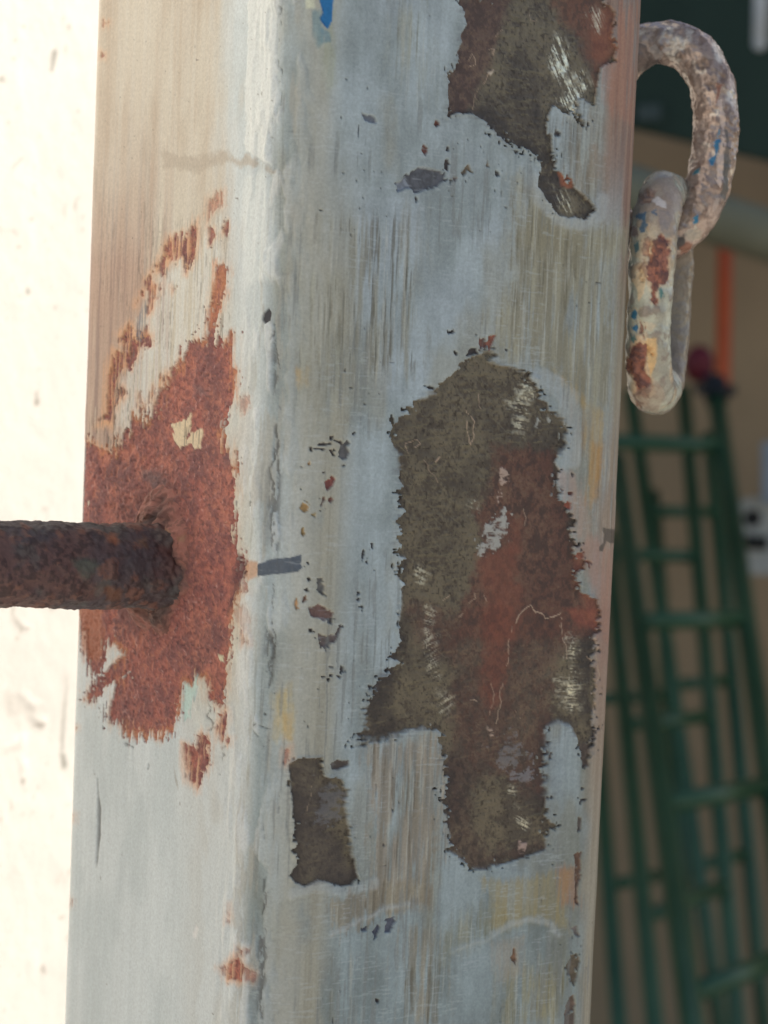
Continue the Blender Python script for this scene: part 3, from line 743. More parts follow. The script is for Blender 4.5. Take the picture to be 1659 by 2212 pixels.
    chips = [
        ('F1', [(700, 575), (720, 585), (722, 603), (705, 612), (693, 598)], rd_), ('F1', [(645, 697), (668, 710), (665, 735), (652, 748), (632, 722)], rd_),
        ('F1', [(560, 850), (620, 800), (690, 820), (745, 830), (740, 870), (700, 900), (640, 915), (605, 925), (580, 900)], gy), ('F1', [(515, 880), (560, 850), (580, 900), (530, 920)], PF(108, 112, 120)),
        ('F1', [(752, 770), (765, 765), (760, 820), (748, 810)], dk), ('F1', [(765, 870), (780, 865), (775, 890)], dk), ('F1', [(785, 850), (806, 855), (795, 870)], rd_),
        ('F1', [(755, 705), (764, 705), (762, 725), (755, 722)], dk), ('F1', [(825, 830), (860, 800), (880, 830), (855, 815), (835, 845)], PF(96, 84, 70)), ('F1', [(605, 950), (615, 955), (608, 972)], dk),
        ('F1', [(345, 545), (415, 570), (415, 590), (360, 580)], PF(104, 108, 116)), ('F1', [(1280, 620), (1305, 640), (1295, 665), (1270, 650)], dk), ('F1', [(995, 825), (1005, 835), (1000, 848)], dk),
        ('F1', [(1075, 720), (1100, 728), (1085, 742)], dk), ('F1', [(945, 800), (952, 770), (958, 800)], PF(110, 100, 88)),
        ('F2', [(505, 70), (520, 80), (545, 62), (552, 82), (515, 90)], dk), ('F2', [(715, 120), (750, 118), (770, 160), (720, 185)], PF(96, 66, 58)), ('F2', [(775, 105), (815, 100), (810, 130), (790, 170), (775, 200), (765, 150)], PF(118, 74, 60)),
        ('F2', [(650, 190), (690, 185), (700, 215), (640, 230)], dk), ('F2', [(690, 90), (698, 95), (696, 115), (688, 110)], dk), ('F2', [(880, 190), (900, 185), (890, 208)], dk), ('F2', [(550, 205), (565, 215), (560, 228)], dk),
        ('F2', [(15, 1450), (22, 1450), (20, 1490)], dk), ('F2', [(350, 425), (420, 435), (430, 455), (400, 450)], dk), ('F2', [(270, 530), (300, 525), (290, 560)], dk),
        ('F2', [(1310, 990), (1325, 1000), (1315, 1010)], dk), ('F2', [(1240, 1095), (1258, 1100), (1250, 1112)], rd_), ('F2', [(1290, 1110), (1318, 1115), (1310, 1135), (1295, 1130)], rd_), ('F2', [(1340, 1510), (1385, 1505), (1380, 1560), (1345, 1550)], PF(124, 78, 64)),
        ('F2', [(1410, 1560), (1432, 1565), (1425, 1590)], PF(110, 74, 64)), ('F2', [(1280, 1180), (1310, 1185), (1295, 1215), (1270, 1205)], PF(124, 72, 58)),
        ('F3', [(175, 0), (240, 0), (285, 25), (275, 50), (240, 52), (215, 35), (180, 30)], PF(92, 68, 62)), ('F3', [(255, 50), (275, 52), (275, 70), (258, 68)], dk), ('F3', [(170, 95), (188, 95), (188, 112), (172, 112)], dk),
        ('F3', [(210, 115), (250, 135), (290, 125), (310, 90), (295, 85), (320, 80), (318, 105), (300, 150), (265, 165), (245, 198), (215, 170)], PF(84, 74, 72)),
        ('F3', [(225, 320), (270, 315), (285, 322), (230, 328)], dk), ('F3', [(250, 330), (272, 332), (260, 346)], dk), ('F3', [(318, 272), (332, 280), (330, 300), (318, 300)], dk), ('F3', [(290, 312), (325, 318), (318, 335), (300, 325)], dk), ('F3', [(228, 486), (236, 490), (232, 502)], dk),
        ('F3', [(275, 735), (300, 712), (330, 715), (360, 712), (355, 745), (310, 760), (280, 755)], PF(72, 64, 60)), ('F3', [(1295, 680), (1312, 680), (1312, 710), (1298, 718)], PF(86, 78, 74)),
        ('F3', [(1450, 640), (1490, 640), (1480, 740), (1455, 750)], PF(72, 62, 56)), ('F3', [(1435, 985), (1455, 990), (1452, 1055), (1430, 1055), (1428, 1020)], PF(82, 74, 68)), ('F3', [(1440, 895), (1468, 900), (1450, 912)], dk),
        ('F3', [(1448, 845), (1460, 848), (1452, 858)], dk), ('F3', [(1455, 760), (1470, 765), (1460, 776)], dk), ('F3', [(1420, 1160), (1450, 1150), (1445, 1280), (1430, 1320), (1440, 1400), (1420, 1390), (1425, 1250)], PF(92, 70, 58)),
        ('F3', [(1290, 885), (1300, 890), (1296, 900)], dk), ('F3', [(450, 365), (462, 370), (456, 382)], dk), ('F3', [(486, 350), (505, 345), (500, 390), (482, 385)], dk), ('F3', [(555, 940), (570, 945), (562, 958)], PF(80, 84, 84)),
        ('F4', [(415, 605), (450, 588), (440, 612), (420, 614)], PF(78, 80, 90)), ('F4', [(465, 620), (495, 580), (500, 600), (492, 640), (470, 660), (475, 640)], PF(62, 64, 76)), ('F4', [(535, 555), (575, 545), (580, 570), (550, 620), (528, 620)], PF(74, 76, 86)),
        ('F4', [(487, 938), (498, 936), (500, 952), (488, 952)], dk), ('F4', [(1400, 735), (1430, 720), (1440, 760), (1430, 830), (1415, 875), (1400, 830), (1382, 780)], PF(84, 74, 62)),
        ('F4', [(1395, 930), (1415, 915), (1425, 960), (1405, 1010), (1375, 1015), (1380, 970)], PF(92, 76, 66)), ('F4', [(1375, 1020), (1420, 1000), (1425, 1056), (1390, 1056)], PF(84, 74, 68)), ('F4', [(1400, 600), (1430, 590), (1445, 640), (1425, 635)], PF(104, 96, 92)),
        ('F4', [(1130, 680), (1145, 700), (1140, 770), (1125, 740)], PF(110, 84, 66)),
        ('F5', [(570, 320), (590, 250), (640, 210), (665, 235), (635, 260), (665, 310), (640, 370), (590, 382), (575, 345)], PF(84, 82, 82)), ('F5', [(320, 270), (345, 265), (345, 305), (322, 300)], dk), ('F5', [(345, 275), (440, 283), (430, 290), (345, 288)], dk),
        ('F5', [(400, 240), (510, 235), (500, 248), (400, 250)], dk), ('F5', [(525, 208), (580, 215), (600, 245), (560, 225)], dk), ('F5', [(490, 180), (520, 176), (515, 205), (495, 212)], dk), ('F5', [(490, 290), (510, 295), (535, 340), (510, 345)], dk), ('F5', [(590, 425), (615, 428), (600, 442)], dk),
        ('F5', [(440, 570), (470, 545), (500, 520), (525, 550), (510, 600), (465, 640), (455, 600)], PF(112, 66, 60)), ('F5', [(420, 500), (445, 460), (465, 465), (440, 510), (425, 535)], PF(86, 74, 66)), ('F5', [(410, 770), (440, 700), (450, 720), (420, 785)], PF(96, 72, 64)),
        ('F5', [(475, 715), (500, 695), (520, 720), (500, 748), (480, 742)], PF(110, 76, 68)), ('F5', [(378, 700), (395, 698), (392, 716)], dk), ('F5', [(395, 812), (420, 805), (415, 828)], dk), ('F5', [(240, 790), (265, 750), (300, 770), (310, 820), (270, 830)], PF(142, 116, 80)),
        ('F5', [(250, 980), (270, 960), (275, 1020), (260, 1040)], PF(140, 118, 84)), ('F5', [(340, 850), (365, 840), (365, 880), (345, 880)], PF(138, 122, 92)), ('F5', [(290, 430), (320, 390), (330, 420), (290, 460)], PF(150, 124, 92)),
        ('F5', [(380, 1400), (440, 1390), (445, 1420), (420, 1435), (455, 1470), (440, 1520), (455, 1550), (420, 1545), (385, 1500), (385, 1440)], PF(86, 84, 82)), ('F5', [(335, 1650), (390, 1628), (450, 1650), (490, 1700), (520, 1700), (515, 1740), (470, 1745), (440, 1765), (410, 1740), (330, 1725)], PF(88, 68, 64)),
        ('F5', [(262, 1555), (295, 1540), (300, 1590), (265, 1605)], PF(104, 76, 62)), ('F5', [(195, 1590), (215, 1550), (225, 1600), (210, 1680), (198, 1640)], PF(148, 112, 76)), ('F5', [(280, 1500), (305, 1488), (300, 1510)], dk), ('F5', [(310, 1405), (325, 1408), (316, 1420)], dk), ('F5', [(275, 1270), (288, 1272), (282, 1284)], dk),
        ('F5', [(850, 1100), (860, 1100), (860, 1155), (852, 1155)], dk), ('F5', [(760, 1250), (780, 1160), (788, 1165), (770, 1260)], dk), ('F5', [(804, 1220), (815, 1222), (810, 1265), (803, 1262)], dk), ('F5', [(760, 1645), (775, 1648), (770, 1660)], dk),
        ('F5', [(735, 1520), (750, 1524), (742, 1532)], dk), ('F5', [(715, 1590), (745, 1575), (738, 1602)], dk), ('F5', [(855, 1325), (880, 1330), (862, 1340)], dk), ('F5', [(890, 130), (905, 118), (900, 145)], dk), ('F5', [(685, 155), (708, 142), (690, 168)], dk),
        ('F5', [(470, 1765), (505, 1765), (500, 1785), (480, 1785)], dk), ('F5', [(310, 1830), (340, 1822), (350, 1865), (318, 1872)], dk),
    ]
    for k, (f, pts, c) in enumerate(chips):
        i, w = s.mask(fr(f, pts), 4.0, .9, 'i', 300 + k, spray=7)
        n = fbm(s.a[i] / .6, s.b[i] / .6, 3, 350 + k)
        s.put((i, w), mixc(c * .85, c * 1.2, ss(.35, .65, n)), .6, .1, .02)
    # scattered pin chips
    pin = vn(a / .55, b / .7, 71); cl = fbm(a / 9, b / 14, 3, 72)
    k = ss(.93, .975, pin) * ss(.55, .70, cl) * (1 - left) * (s.part == 0)
    s.put((np.arange(len(u)), k), dk, .6, 0, .04, alpha=.8)
    # blue remnant at the top, marker strokes
    s.put(s.mask(fr('F1', [(150, -10), (215, -10), (212, 100), (190, 145), (175, 130), (150, 90), (165, 60)]), 2, 1.2, 'i', 401), np.array([.025, .17, .42]), .45, 0, .2)
    s.put(s.mask(fr('F1', [(110, 50), (150, 60), (145, 90), (170, 200), (150, 220), (125, 150)]), 8, 8, 'v', 402, 30), np.array([.07, .22, .30]), .5, alpha=.55)
    s.put(s.mask(fr('F1', [(165, 145), (205, 150), (210, 210), (170, 210)]), 6, 4, 'v', 404, 30), np.array([.08, .24, .36]), .5, alpha=.5)
    s.put(s.mask(fr('F1', [(85, 0), (130, 0), (128, 40), (90, 42)]), 4, 3, 'i', 403), PL(205, 200, 165), .5, alpha=.7)
    s.put(s.mask(fr('L2', [(1260, 1580), (1340, 1555), (1430, 1545), (1535, 1520), (1535, 1600), (1520, 1630), (1440, 1640), (1270, 1665)]), 3, 1.6, 'h', 405), PF(60, 68, 80), .5, alpha=.95)
    s.put(s.mask(fr('L2', [(1185, 1590), (1220, 1555), (1270, 1570), (1265, 1660), (1210, 1690), (1180, 1640)]), 3, 4, 'i', 406), PL(196, 148, 110), .5, alpha=.8)
    s.put(s.mask(fr('R3', [(215, 405), (240, 410), (245, 420), (325, 425), (325, 548), (275, 545), (245, 525), (215, 620), (185, 610), (185, 575), (220, 540), (230, 470), (210, 440)]), 2, 1.4, 'i', 407), PF(70, 62, 56), .5, alpha=.92)
    # crackle along the corner
    for f, pts, wd, br_, sd in [
        ('L1', [(1400, 0), (1420, 60), (1405, 250), (1420, 480), (1400, 700), (1370, 770), (1365, 900), (1345, 1060)], 2.2, .2, 421),
        ('L1', [(1370, 1820), (1350, 1900), (1365, 2000), (1390, 2130), (1370, 2211)], 3.5, .25, 422),
        ('L2', [(1370, 60), (1375, 180), (1395, 300), (1410, 420), (1385, 540)], 4.5, .22, 423), ('L2', [(1360, 850), (1350, 1000), (1365, 1150), (1350, 1300)], 5, .25, 424), ('L2', [(1250, 920), (1235, 1080), (1245, 1250)], 4, .45, 425),
        ('L2', [(1350, 1660), (1370, 1800), (1355, 1950), (1370, 2100), (1350, 2211)], 3, .3, 426), ('L3', [(1370, 0), (1350, 200), (1310, 330), (1300, 470)], 6, .2, 427),
        ('L3', [(1350, 530), (1370, 720), (1340, 880), (1310, 960), (1310, 1200), (1320, 1330)], 4.5, .35, 428), ('L3', [(1320, 1500), (1325, 1750), (1310, 2100)], 3, .35, 429), ('L3', [(1215, 545), (1270, 550), (1345, 570)], 3, .1, 430),
        ('L3', [(1240, 560), (1290, 620)], 2, .1, 431), ('L3', [(940, 380), (970, 420), (945, 480), (970, 540), (945, 600)], 3.5, .1, 432), ('L3', [(1060, 690), (1040, 790), (1030, 860)], 2, .2, 433), ('L3', [(545, 830), (560, 785)], 2.5, .1, 434),
        ('L3', [(420, 665), (450, 690), (475, 680)], 3, .1, 435), ('L3', [(1205, 2010), (1215, 1750), (1240, 1600)], 2, .5, 436), ('L3', [(245, 400), (265, 420), (280, 480)], 2, .2, 437),
    ]:
        iw = s.line(fr(f, pts), wd * .6, 1.2, 12, min(.62, br_ + .3), sd)
        s.put(iw, np.array([.10, .10, .10]), .7, h=.05, alpha=.7)
    s.put(s.mask(fr('L1', [(1300, 2030), (1335, 1995), (1352, 2030), (1345, 2080), (1310, 2105), (1292, 2070)]), 2, 1.2, 'i', 438), np.array([.06, .06, .07]), .6, h=.0)
    # thick-coat edge with a little step at the top left
    iw = s.mask(fr('L1', [(1215, -10), (1400, -10), (1390, 380), (1400, 680), (1360, 790), (1345, 1060), (1290, 1040), (1200, 980), (1190, 560), (1215, 340)]), 6, 3, 'i', 439)
    s.put(iw, PL(216, 213, 203), .5, alpha=.85); s.h[iw[0]] += iw[1] * .12
    iw = s.mask(fr('L1', [(1200, 1150), (1340, 1110), (1340, 1500), (1390, 1800), (1200, 1850), (1180, 1400)]), 10, 8, 'i', 440, 40)
    s.put(iw, PL(214, 211, 200), .5, alpha=.6); s.h[iw[0]] += iw[1] * .06
    s.put(s.mask(fr('L1', [(640, 980), (780, 1010), (1000, 1000), (1080, 980), (1160, 1050), (1190, 1010), (1300, 1060), (1360, 1120), (1240, 1070), (1170, 1090), (1090, 1060), (900, 1120), (660, 1090)]), 12, 7, 'i', 441, 40), PL(176, 158, 134), .65, alpha=.7)
    # ---------------- rust on the left face
    i, w = s.mask(fr('A', [(300, 700), (345, 610), (420, 540), (478, 470), (480, 690), (440, 760), (370, 820), (300, 920), (262, 960), (248, 880), (285, 780)]), 16, 14, 'v', 442, 60)
    n = fbm(s.a[i] / .5, s.b[i] / 9, 4, 443)
    s.put((i, w * (.45 + .55 * ss(.35, .6, n))), mixc(PL(214, 209, 192), PL(196, 182, 156), ss(.45, .7, n)), .6, alpha=.85)
    RUST = np.concatenate([
        fr('L1', [(960, 1960), (1000, 1780), (1010, 1720), (1050, 1705), (1070, 1750), (1050, 1900), (1020, 2000), (1000, 2211)]),
        fr('L2', [(990, 90), (1060, 120), (1110, 90), (1105, 300), (1130, 330), (1110, 520), (1060, 620), (1035, 740), (1100, 840), (1135, 960), (1130, 1180), (1120, 1400), (1140, 1480), (1185, 1560), (1185, 1640), (1150, 1700), (1130, 1800), (1105, 1880), (1095, 2050)]),
        fr('L3', [(1085, 60), (1060, 330), (1050, 420), (1000, 410), (950, 380), (940, 270), (915, 240), (880, 230), (830, 300), (785, 280), (765, 380), (742, 490), (712, 580), (650, 605), (620, 640), (560, 600), (480, 630), (400, 590), (390, 520), (300, 545), (285, 480), (330, 350),
                  (380, 260), (430, 205), (300, 300), (200, 400), (160, 380), (170, 320), (240, 230), (330, 150), (418, 95), (350, 40), (290, 10), (280, 120), (250, 210), (195, 215), (170, 150), (140, 10)]),
        fr('L2', [(140, 2060), (110, 1960), (60, 1850), (70, 1600), (60, 1300), (80, 1000), (90, 780), (160, 790), (330, 870), (360, 760), (440, 700), (470, 620), (540, 680), (600, 600), (640, 440), (700, 360), (760, 260), (820, 140), (920, 130)])])
    i, w = s.mask(RUST, 15, 1.5, 'v', 501, spray=22, vary=5)
    # rust bleed stain around
    iS, wS = s.mask(RUST, 16, 22, 'v', 502, 80)
    s.put((iS, wS), PL(204, 156, 112), alpha=.5)
    def rust(i, w, seed, part=None, dark=0.0):
        aa, bb = s.a[i], s.b[i]
        n1 = fbm(aa / .7, bb / .6, 4, seed, .75); n2 = fbm(aa / 7, bb / 9, 4, seed + 1); n3 = vn(aa / .42, bb / .34, seed + 2); n4 = fbm(aa / 2.6, bb / 2.6, 4, seed + 3)
        n5 = vn(aa / .4, bb / .32, seed + 9)
        c = mixc(PL(180, 112, 91), PL(166, 100, 84), ss(.35, .65, n2))
        c = mixc(c, PL(136, 88, 80), ss(.40, .62, n4) * .7)
        c = mixc(c, PL(112, 74, 69), ss(.46, .68, n1) * .6)
        c = mixc(c, PL(120, 82, 76), ss(.52, .70, fbm(aa / 4.5, bb / 5, 4, seed + 12)) * .6)
        c = mixc(c, PL(188, 122, 94), ss(.56, .70, 1 - n1) * .6)
        c = mixc(c, PL(74, 50, 52), ss(.76, .94, n3) * .6)
        c = mixc(c, PL(216, 168, 150), ss(.82, .98, n5) * .45)
        s.put((i, w), c, .78, 0, .06, grain=1.0, part=part)
        s.h[i] += w * ((n1 - .5) * .55 + (n3 - .5) * -.2 + (n4 - .5) * .35)
    rust(i, w, 511, 1)
    iF, wF, sF = s.mask(RUST, 17, 12, 'v', 501, 50, want_sd=True)
    s.put((iF, np.exp(-((sF + 2) / 7) ** 2) * ss(.4, .6, fbm(s.a[iF] / 4, s.b[iF] / 5, 3, 503))), PL(206, 138, 92), alpha=.6)
    # darker, crusted zone round the weld
    iw = s.mask(fr('L2', [(330, 1200), (560, 1080), (720, 1000), (830, 1180), (860, 1400), (830, 1700), (700, 1900), (560, 2050), (420, 1980), (330, 1850), (480, 1800), (620, 1560), (560, 1400), (300, 1330)]), 20, 30, 'i', 521, 90)
    n = fbm(s.a[iw[0]] / .9, s.b[iw[0]] / .9, 4, 522, .65)
    s.put((iw[0], iw[1] * (.35 + .65 * ss(.35, .6, n))), PL(104, 70, 64), .85, alpha=.75); s.h[iw[0]] += iw[1] * (n - .5) * .5
    for f, pts, c, al, sd in [('L2', [(560, 1220), (640, 1130), (720, 1180), (700, 1290), (600, 1290)], PL(112, 96, 86), .55, 523), ('L2', [(590, 1390), (650, 1350), (700, 1370), (640, 1400)], PL(178, 140, 110), .8, 524),
                              ('L2', [(500, 960), (640, 1000), (660, 1070), (600, 1090), (500, 1010)], PL(116, 96, 90), .6, 525), ('L2', [(1030, 880), (1080, 860), (1090, 940), (1040, 960)], PL(112, 84, 82), .6, 526),
                              ('L2', [(860, 430), (920, 440), (930, 490), (880, 480)], PL(120, 96, 90), .6, 527), ('L2', [(1120, 1500), (1185, 1560), (1185, 1660), (1130, 1790), (1060, 1900), (1110, 1650)], PL(92, 62, 62), .7, 528)]:
        s.put(s.mask(fr(f, pts), 8, 8, 'i', sd, 30), c, alpha=al)
    # orange-brown wet-looking strip at the left edge under the rod
    s.put(s.mask(fr('L2', [(110, 1850), (230, 1840), (260, 2000), (250, 2211), (150, 2211), (110, 2000)]), 10, 8, 'v', 529, 30), PL(164, 100, 72), .6, alpha=.8)
    # paint islands in the rust
    for f, pts, c, sd, amp in [('L2', [(700, 680), (740, 660), (800, 650), (835, 580), (830, 680), (800, 770), (850, 720), (905, 700), (900, 830), (850, 840), (830, 800), (760, 830), (720, 780)], PL(212, 186, 146), 541, 5),
                               ('L2', [(160, 1180), (172, 1170), (168, 1215), (158, 1215)], PL(206, 186, 156), 542, 2), ('L3', [(1000, 90), (1040, 100), (1045, 150), (1010, 130)], PL(204, 190, 150), 543, 4),
                               ('L3', [(850, 340), (880, 300), (860, 400)], PL(190, 196, 180), 544, 3)]:
        s.put(s.mask(fr(f, pts), amp, 1.6, 'd', sd), c, .6, 0, .16, part=0)
    # satellite rust marks
    sat = [('L1', [(1000, 1250), (1050, 1245), (1040, 1330), (1010, 1360), (970, 1380), (950, 1430), (930, 1390), (950, 1310)], .55), ('L1', [(950, 1480), (985, 1490), (995, 1540), (960, 1580)], .9), ('L1', [(1045, 1490), (1080, 1440), (1085, 1480), (1060, 1520), (1040, 1510)], .9),
           ('L1', [(668, 1600), (700, 1540), (770, 1510), (770, 1560), (800, 1540), (870, 1440), (880, 1520), (860, 1660), (800, 1760), (780, 1680), (740, 1670), (700, 1720), (670, 1660)], 1), ('L1', [(600, 1720), (650, 1670), (670, 1700), (650, 1780), (610, 1760)], .9),
           ('L1', [(540, 1830), (575, 1780), (590, 1830), (630, 1850), (620, 1910), (600, 1990), (560, 2040), (540, 2030), (580, 1920)], 1), ('L1', [(510, 1890), (530, 1885), (530, 1920), (512, 1920)], .9), ('L1', [(470, 1980), (490, 1950), (480, 1990)], .8), ('L1', [(705, 1860), (720, 1870), (715, 1890)], .8),
           ('L1', [(410, 2150), (440, 2100), (460, 2150), (450, 2230), (400, 2211)], 1), ('L1', [(500, 2150), (560, 2110), (560, 2230), (500, 2230)], 1), ('L1', [(275, 140), (300, 145), (290, 165), (275, 165)], .7), ('L1', [(255, 340), (275, 350), (275, 375), (260, 370)], .8),
           ('L2', [(370, 120), (440, 60), (470, 130), (570, 110), (570, 170), (500, 180), (490, 240), (440, 320), (370, 330), (340, 450), (400, 420), (420, 470), (370, 520), (350, 590), (340, 660), (240, 650), (280, 600), (300, 320), (340, 210), (400, 210)], 1),
           ('L2', [(560, 520), (590, 430), (590, 480), (540, 560)], .9), ('L2', [(500, 480), (530, 560), (520, 600), (490, 560)], .7), ('L2', [(640, 370), (720, 320), (690, 370), (650, 420)], .9), ('L2', [(1150, 500), (1215, 500), (1220, 570), (1170, 600)], .45), ('L2', [(1160, 1990), (1200, 2030), (1220, 2090), (1170, 2110), (1155, 2050)], .6),
           ('L2', [(1115, 1880), (1190, 1850), (1225, 1930), (1210, 2000), (1140, 1960)], .35), ('L2', [(1160, 1730), (1195, 1690), (1210, 1760), (1150, 1790)], .6),
           ('L3', [(880, 620), (910, 600), (945, 640), (945, 800), (900, 880), (880, 960), (820, 900), (800, 780), (800, 680), (870, 690)], 1), ('L3', [(1000, 570), (1045, 470), (1070, 460), (1065, 540), (1030, 640)], 1), ('L3', [(1060, 640), (1090, 635), (1085, 670), (1065, 670)], .9),
           ('L3', [(1070, 1820), (1085, 1720), (1100, 1780), (1090, 1830)], .6), ('L3', [(1070, 2100), (1130, 2050), (1180, 2110), (1160, 2211), (1080, 2190)], 1), ('L3', [(1150, 1990), (1190, 2000), (1180, 2050), (1150, 2040)], .7), ('L3', [(1010, 2120), (1070, 2130), (1080, 2200)], .6), ('L3', [(1180, 2120), (1250, 2160), (1230, 2211), (1190, 2190)], .6),
           ('L3', [(50, 1140), (72, 1130), (70, 1170), (52, 1175)], .7), ('L3', [(40, 1670), (65, 1680), (60, 1720), (42, 1730)], .5), ('L3', [(88, 562), (100, 565), (96, 582), (88, 580)], .9), ('L3', [(1430, 720), (1465, 700), (1460, 750), (1430, 790)], .6)]
    for k, (f, pts, al) in enumerate(sat):
        P_ = fr(f, pts)
        iw = s.mask(P_ + (P_ - P_.mean(0)) * .12, 8, 16, 'v', 600 + k, 56); s.put(iw, PL(216, 156, 106), alpha=.85 * al)
        i, w = s.mask(P_, 9, 1.6, 'v', 640 + k, spray=8)
        w = w * (.25 + .75 * ss(.34, .48, fbm(s.a[i] / .5, s.b[i] / 6, 3, 680 + k, .6)))
        rust(i, w * al, 700 + k)
    # dark scratches in the paint near the satellite rust; green primer; long scratch
    for f, pts, c, al, sd in [('L1', [(500, 2050), (550, 1930), (560, 1960), (540, 2130), (500, 2211), (480, 2180)], PL(104, 104, 106), .8, 801), ('L1', [(900, 1500), (915, 1450), (925, 1540), (905, 1590), (895, 1570)], PL(96, 96, 92), .7, 802),
                              ('L1', [(685, 1740), (692, 1740), (690, 1810), (684, 1810)], PL(96, 96, 92), .7, 803), ('L1', [(430, 2120), (500, 2080), (500, 2211), (430, 2211)], PL(120, 100, 96), .6, 804)]:
        i, w = s.mask(fr(f, pts), 5, 2, 'v', sd); n = ss(.42, .56, fbm(s.a[i] / .35, s.b[i] / 9, 3, sd + 9)); s.put((i, w * n), c, alpha=al)
    s.put(s.mask(fr('L3', [(790, 270), (830, 300), (880, 220), (870, 300), (840, 400), (830, 500), (790, 530), (770, 440)]), 7, 4, 'v', 805), PL(186, 204, 184), .6, 0, .12, alpha=.85, part=0)
    s.put(s.mask(fr('L3', [(232, 900), (240, 1020), (250, 1100), (246, 1280), (232, 1420), (222, 1480), (226, 1350), (232, 1200)]), 1.5, 2.5, 'i', 806), PL(110, 106, 98), .6, 0, .06, alpha=.85)
    s.put(s.mask(fr('L3', [(725, 790), (735, 870), (760, 970), (745, 940), (728, 860)]), 1.5, 2.0, 'i', 807), PL(150, 140, 124), .6, alpha=.7)
    s.put(s.mask(fr('L3', [(845, 1890), (870, 1840), (890, 1860), (870, 1930), (848, 1930)]), 3, 3, 'i', 808), PL(222, 222, 214), .6, 0, .3, alpha=.8)
    sp = vn(a / .5, b / .6, 811); k = ss(.955, .985, sp) * left * (s.part == 0) * ss(.45, .6, fbm(a / 10, b / 10, 3, 812))
    s.put((np.arange(len(u)), k), PL(96, 84, 74), .7, alpha=.7)
    tick = ss(.60, .70, fbm(a / .32, b / 2.6, 3, 831)) * np.exp(-((v - 900) / 420) ** 2) * ss(.08, .25, wl) * (s.part == 0) * ss(.42, .6, fbm(a / 6, b / 9, 3, 832))
    s.put((np.arange(len(u)), tick), PL(112, 98, 84), .7, alpha=.75); s.h -= tick * .06
    tick2 = ss(.58, .68, fbm(a / .4, b / 7, 3, 841)) * (1 - left) * (s.part == 0) * ss(.46, .62, fbm(a / 8, b / 14, 3, 842))
    s.put((np.arange(len(u)), tick2), PF(104, 106, 104), .65, alpha=.55); s.h -= tick2 * .04
    hsc = ss(.66, .74, fbm((a + b * .05) / 2.4, (b - a * .05) / .2, 3, 851)) * (1 - left) * (s.part == 0) * ss(.4, .6, fbm(a / 9, b / 9, 3, 852))
    s.put((np.arange(len(u)), hsc * ss(-52, -46, S)), PF(160, 166, 170), .5, alpha=.2)
    # crust of dark crackle hugging the corner
    ccx = np.interp(v, [0, 620, 900, 1230, 1500, 1700, 2000, 2212], [655, 588, 598, 588, 586, 578, 570, 566])
    cr = np.exp(-((u - ccx - (fbm(a / 4, b / 12, 3, 863) - .5) * 30) / 11) ** 2) * ss(600, 700, v) * ss(.50, .60, fbm(a / .45, b / 1.6, 4, 861, .6)) * ss(.38, .55, fbm(a / 3, b / 9, 3, 862))
    s.put((np.arange(len(u)), cr * vis), np.array([.09, .09, .09]), .75, h=.05, alpha=.7)
    # embossed pale runs among the brown stain on the left edge
    pr = ss(.62, .74, fbm(a / .5, b / 7, 3, 821)) * np.exp(-((v - 1000) / 350) ** 2) * ss(.35, .6, wl) * (s.part == 0)
    s.put((np.arange(len(u)), pr), PL(204, 180, 150), alpha=.6); s.h += pr * .05
    # keep unseen sides plain
    far = ~vis
    s.col[far] = (PL(180, 176, 162) * (0.92 + .16 * mid[far, None])); s.h[far] = PT; s.part[far] = 0
    P = P + np.column_stack([N2, np.zeros(len(Z))]) * (s.h[:, None] * MM)
    F = grid_faces(nr, nc, wrap_c=True)
    F = F[:, ::-1] if False else F
    fp = s.part[F[:, 0]]
    root = empty('steel_post', (0, 0, 0), 'weathered square steel post with flaking pale grey paint and rust', 'post')
    att = finish(s)
    names = {0: ('painted_coat', None), 1: ('rust_patch', 'large red-brown rust patch around the welded rod'),
             2: ('bare_steel_patch', 'scraped bare steel patch at the upper right of the post'), 3: ('bare_steel_patch', 'small oval bare steel spot beneath the upper patch'),
             4: ('bare_steel_patch', 'largest scraped bare steel patch with reddish centre'), 5: ('bare_steel_patch', 'narrow dark scraped patch near the front corner')}
    for k, (nm, lb) in names.items():
        f = F[fp == k]
        if len(f) == 0: continue
        idx, inv = np.unique(f.ravel(), return_inverse=True)
        me = mesh_np(nm, P[idx], inv.reshape(-1, 4), {q: r[idx] for q, r in att.items()})
        o = link(nm, me, SKIN, root)
        if lb: o['label'] = lb
    # end caps
    for zz in (620,):
        capv = np.column_stack([pos, np.full(nc, zz)]) * MM + np.array([0, 0, ZC])
        c = np.array([[0, 0, ZC + zz * MM]])
        sel = np.arange(0, nc, 12)
        V = np.concatenate([c, capv[sel]]); n_ = len(sel)
        Fc = np.array([[0, 1 + q, 1 + (q + 1) % n_] for q in range(n_)])
        at = dict(tone=np.tile(PL(180, 176, 162), (len(V), 1)), finish=np.tile([.7, 0, .3], (len(V), 1)))
        link('top_cap', mesh_np('top_cap', V, Fc, at, False), SKIN, root)
    return root
POST = make_post()
# ------------------------------------------------------------------ 3-D noise for round bars
def n3(P, sc, octv=4, seed=0, gain=.55):
    """P in mm"""
    x, y, z = P[:, 0] / sc, P[:, 1] / sc, P[:, 2] / sc
    t = 0; am = 1.0; sm = 0
    for k in range(octv):
        t = t + am * vn3(x * 2 ** k + 31.7 + 5.3 * k, y * 2 ** k + 12.1 * k + 8.8, z * 2 ** k - 7.7 * k, seed + 13 * k)
        sm += am; am *= gain
    return t / sm

def frame_of(d):
    d = d / np.linalg.norm(d)
    h = np.array([0, 0, 1.0]) if abs(d[2]) < .9 else np.array([1.0, 0, 0])
    e1 = np.cross(d, h); e1 /= np.linalg.norm(e1); e2 = np.cross(d, e1)
    return d, e1, e2

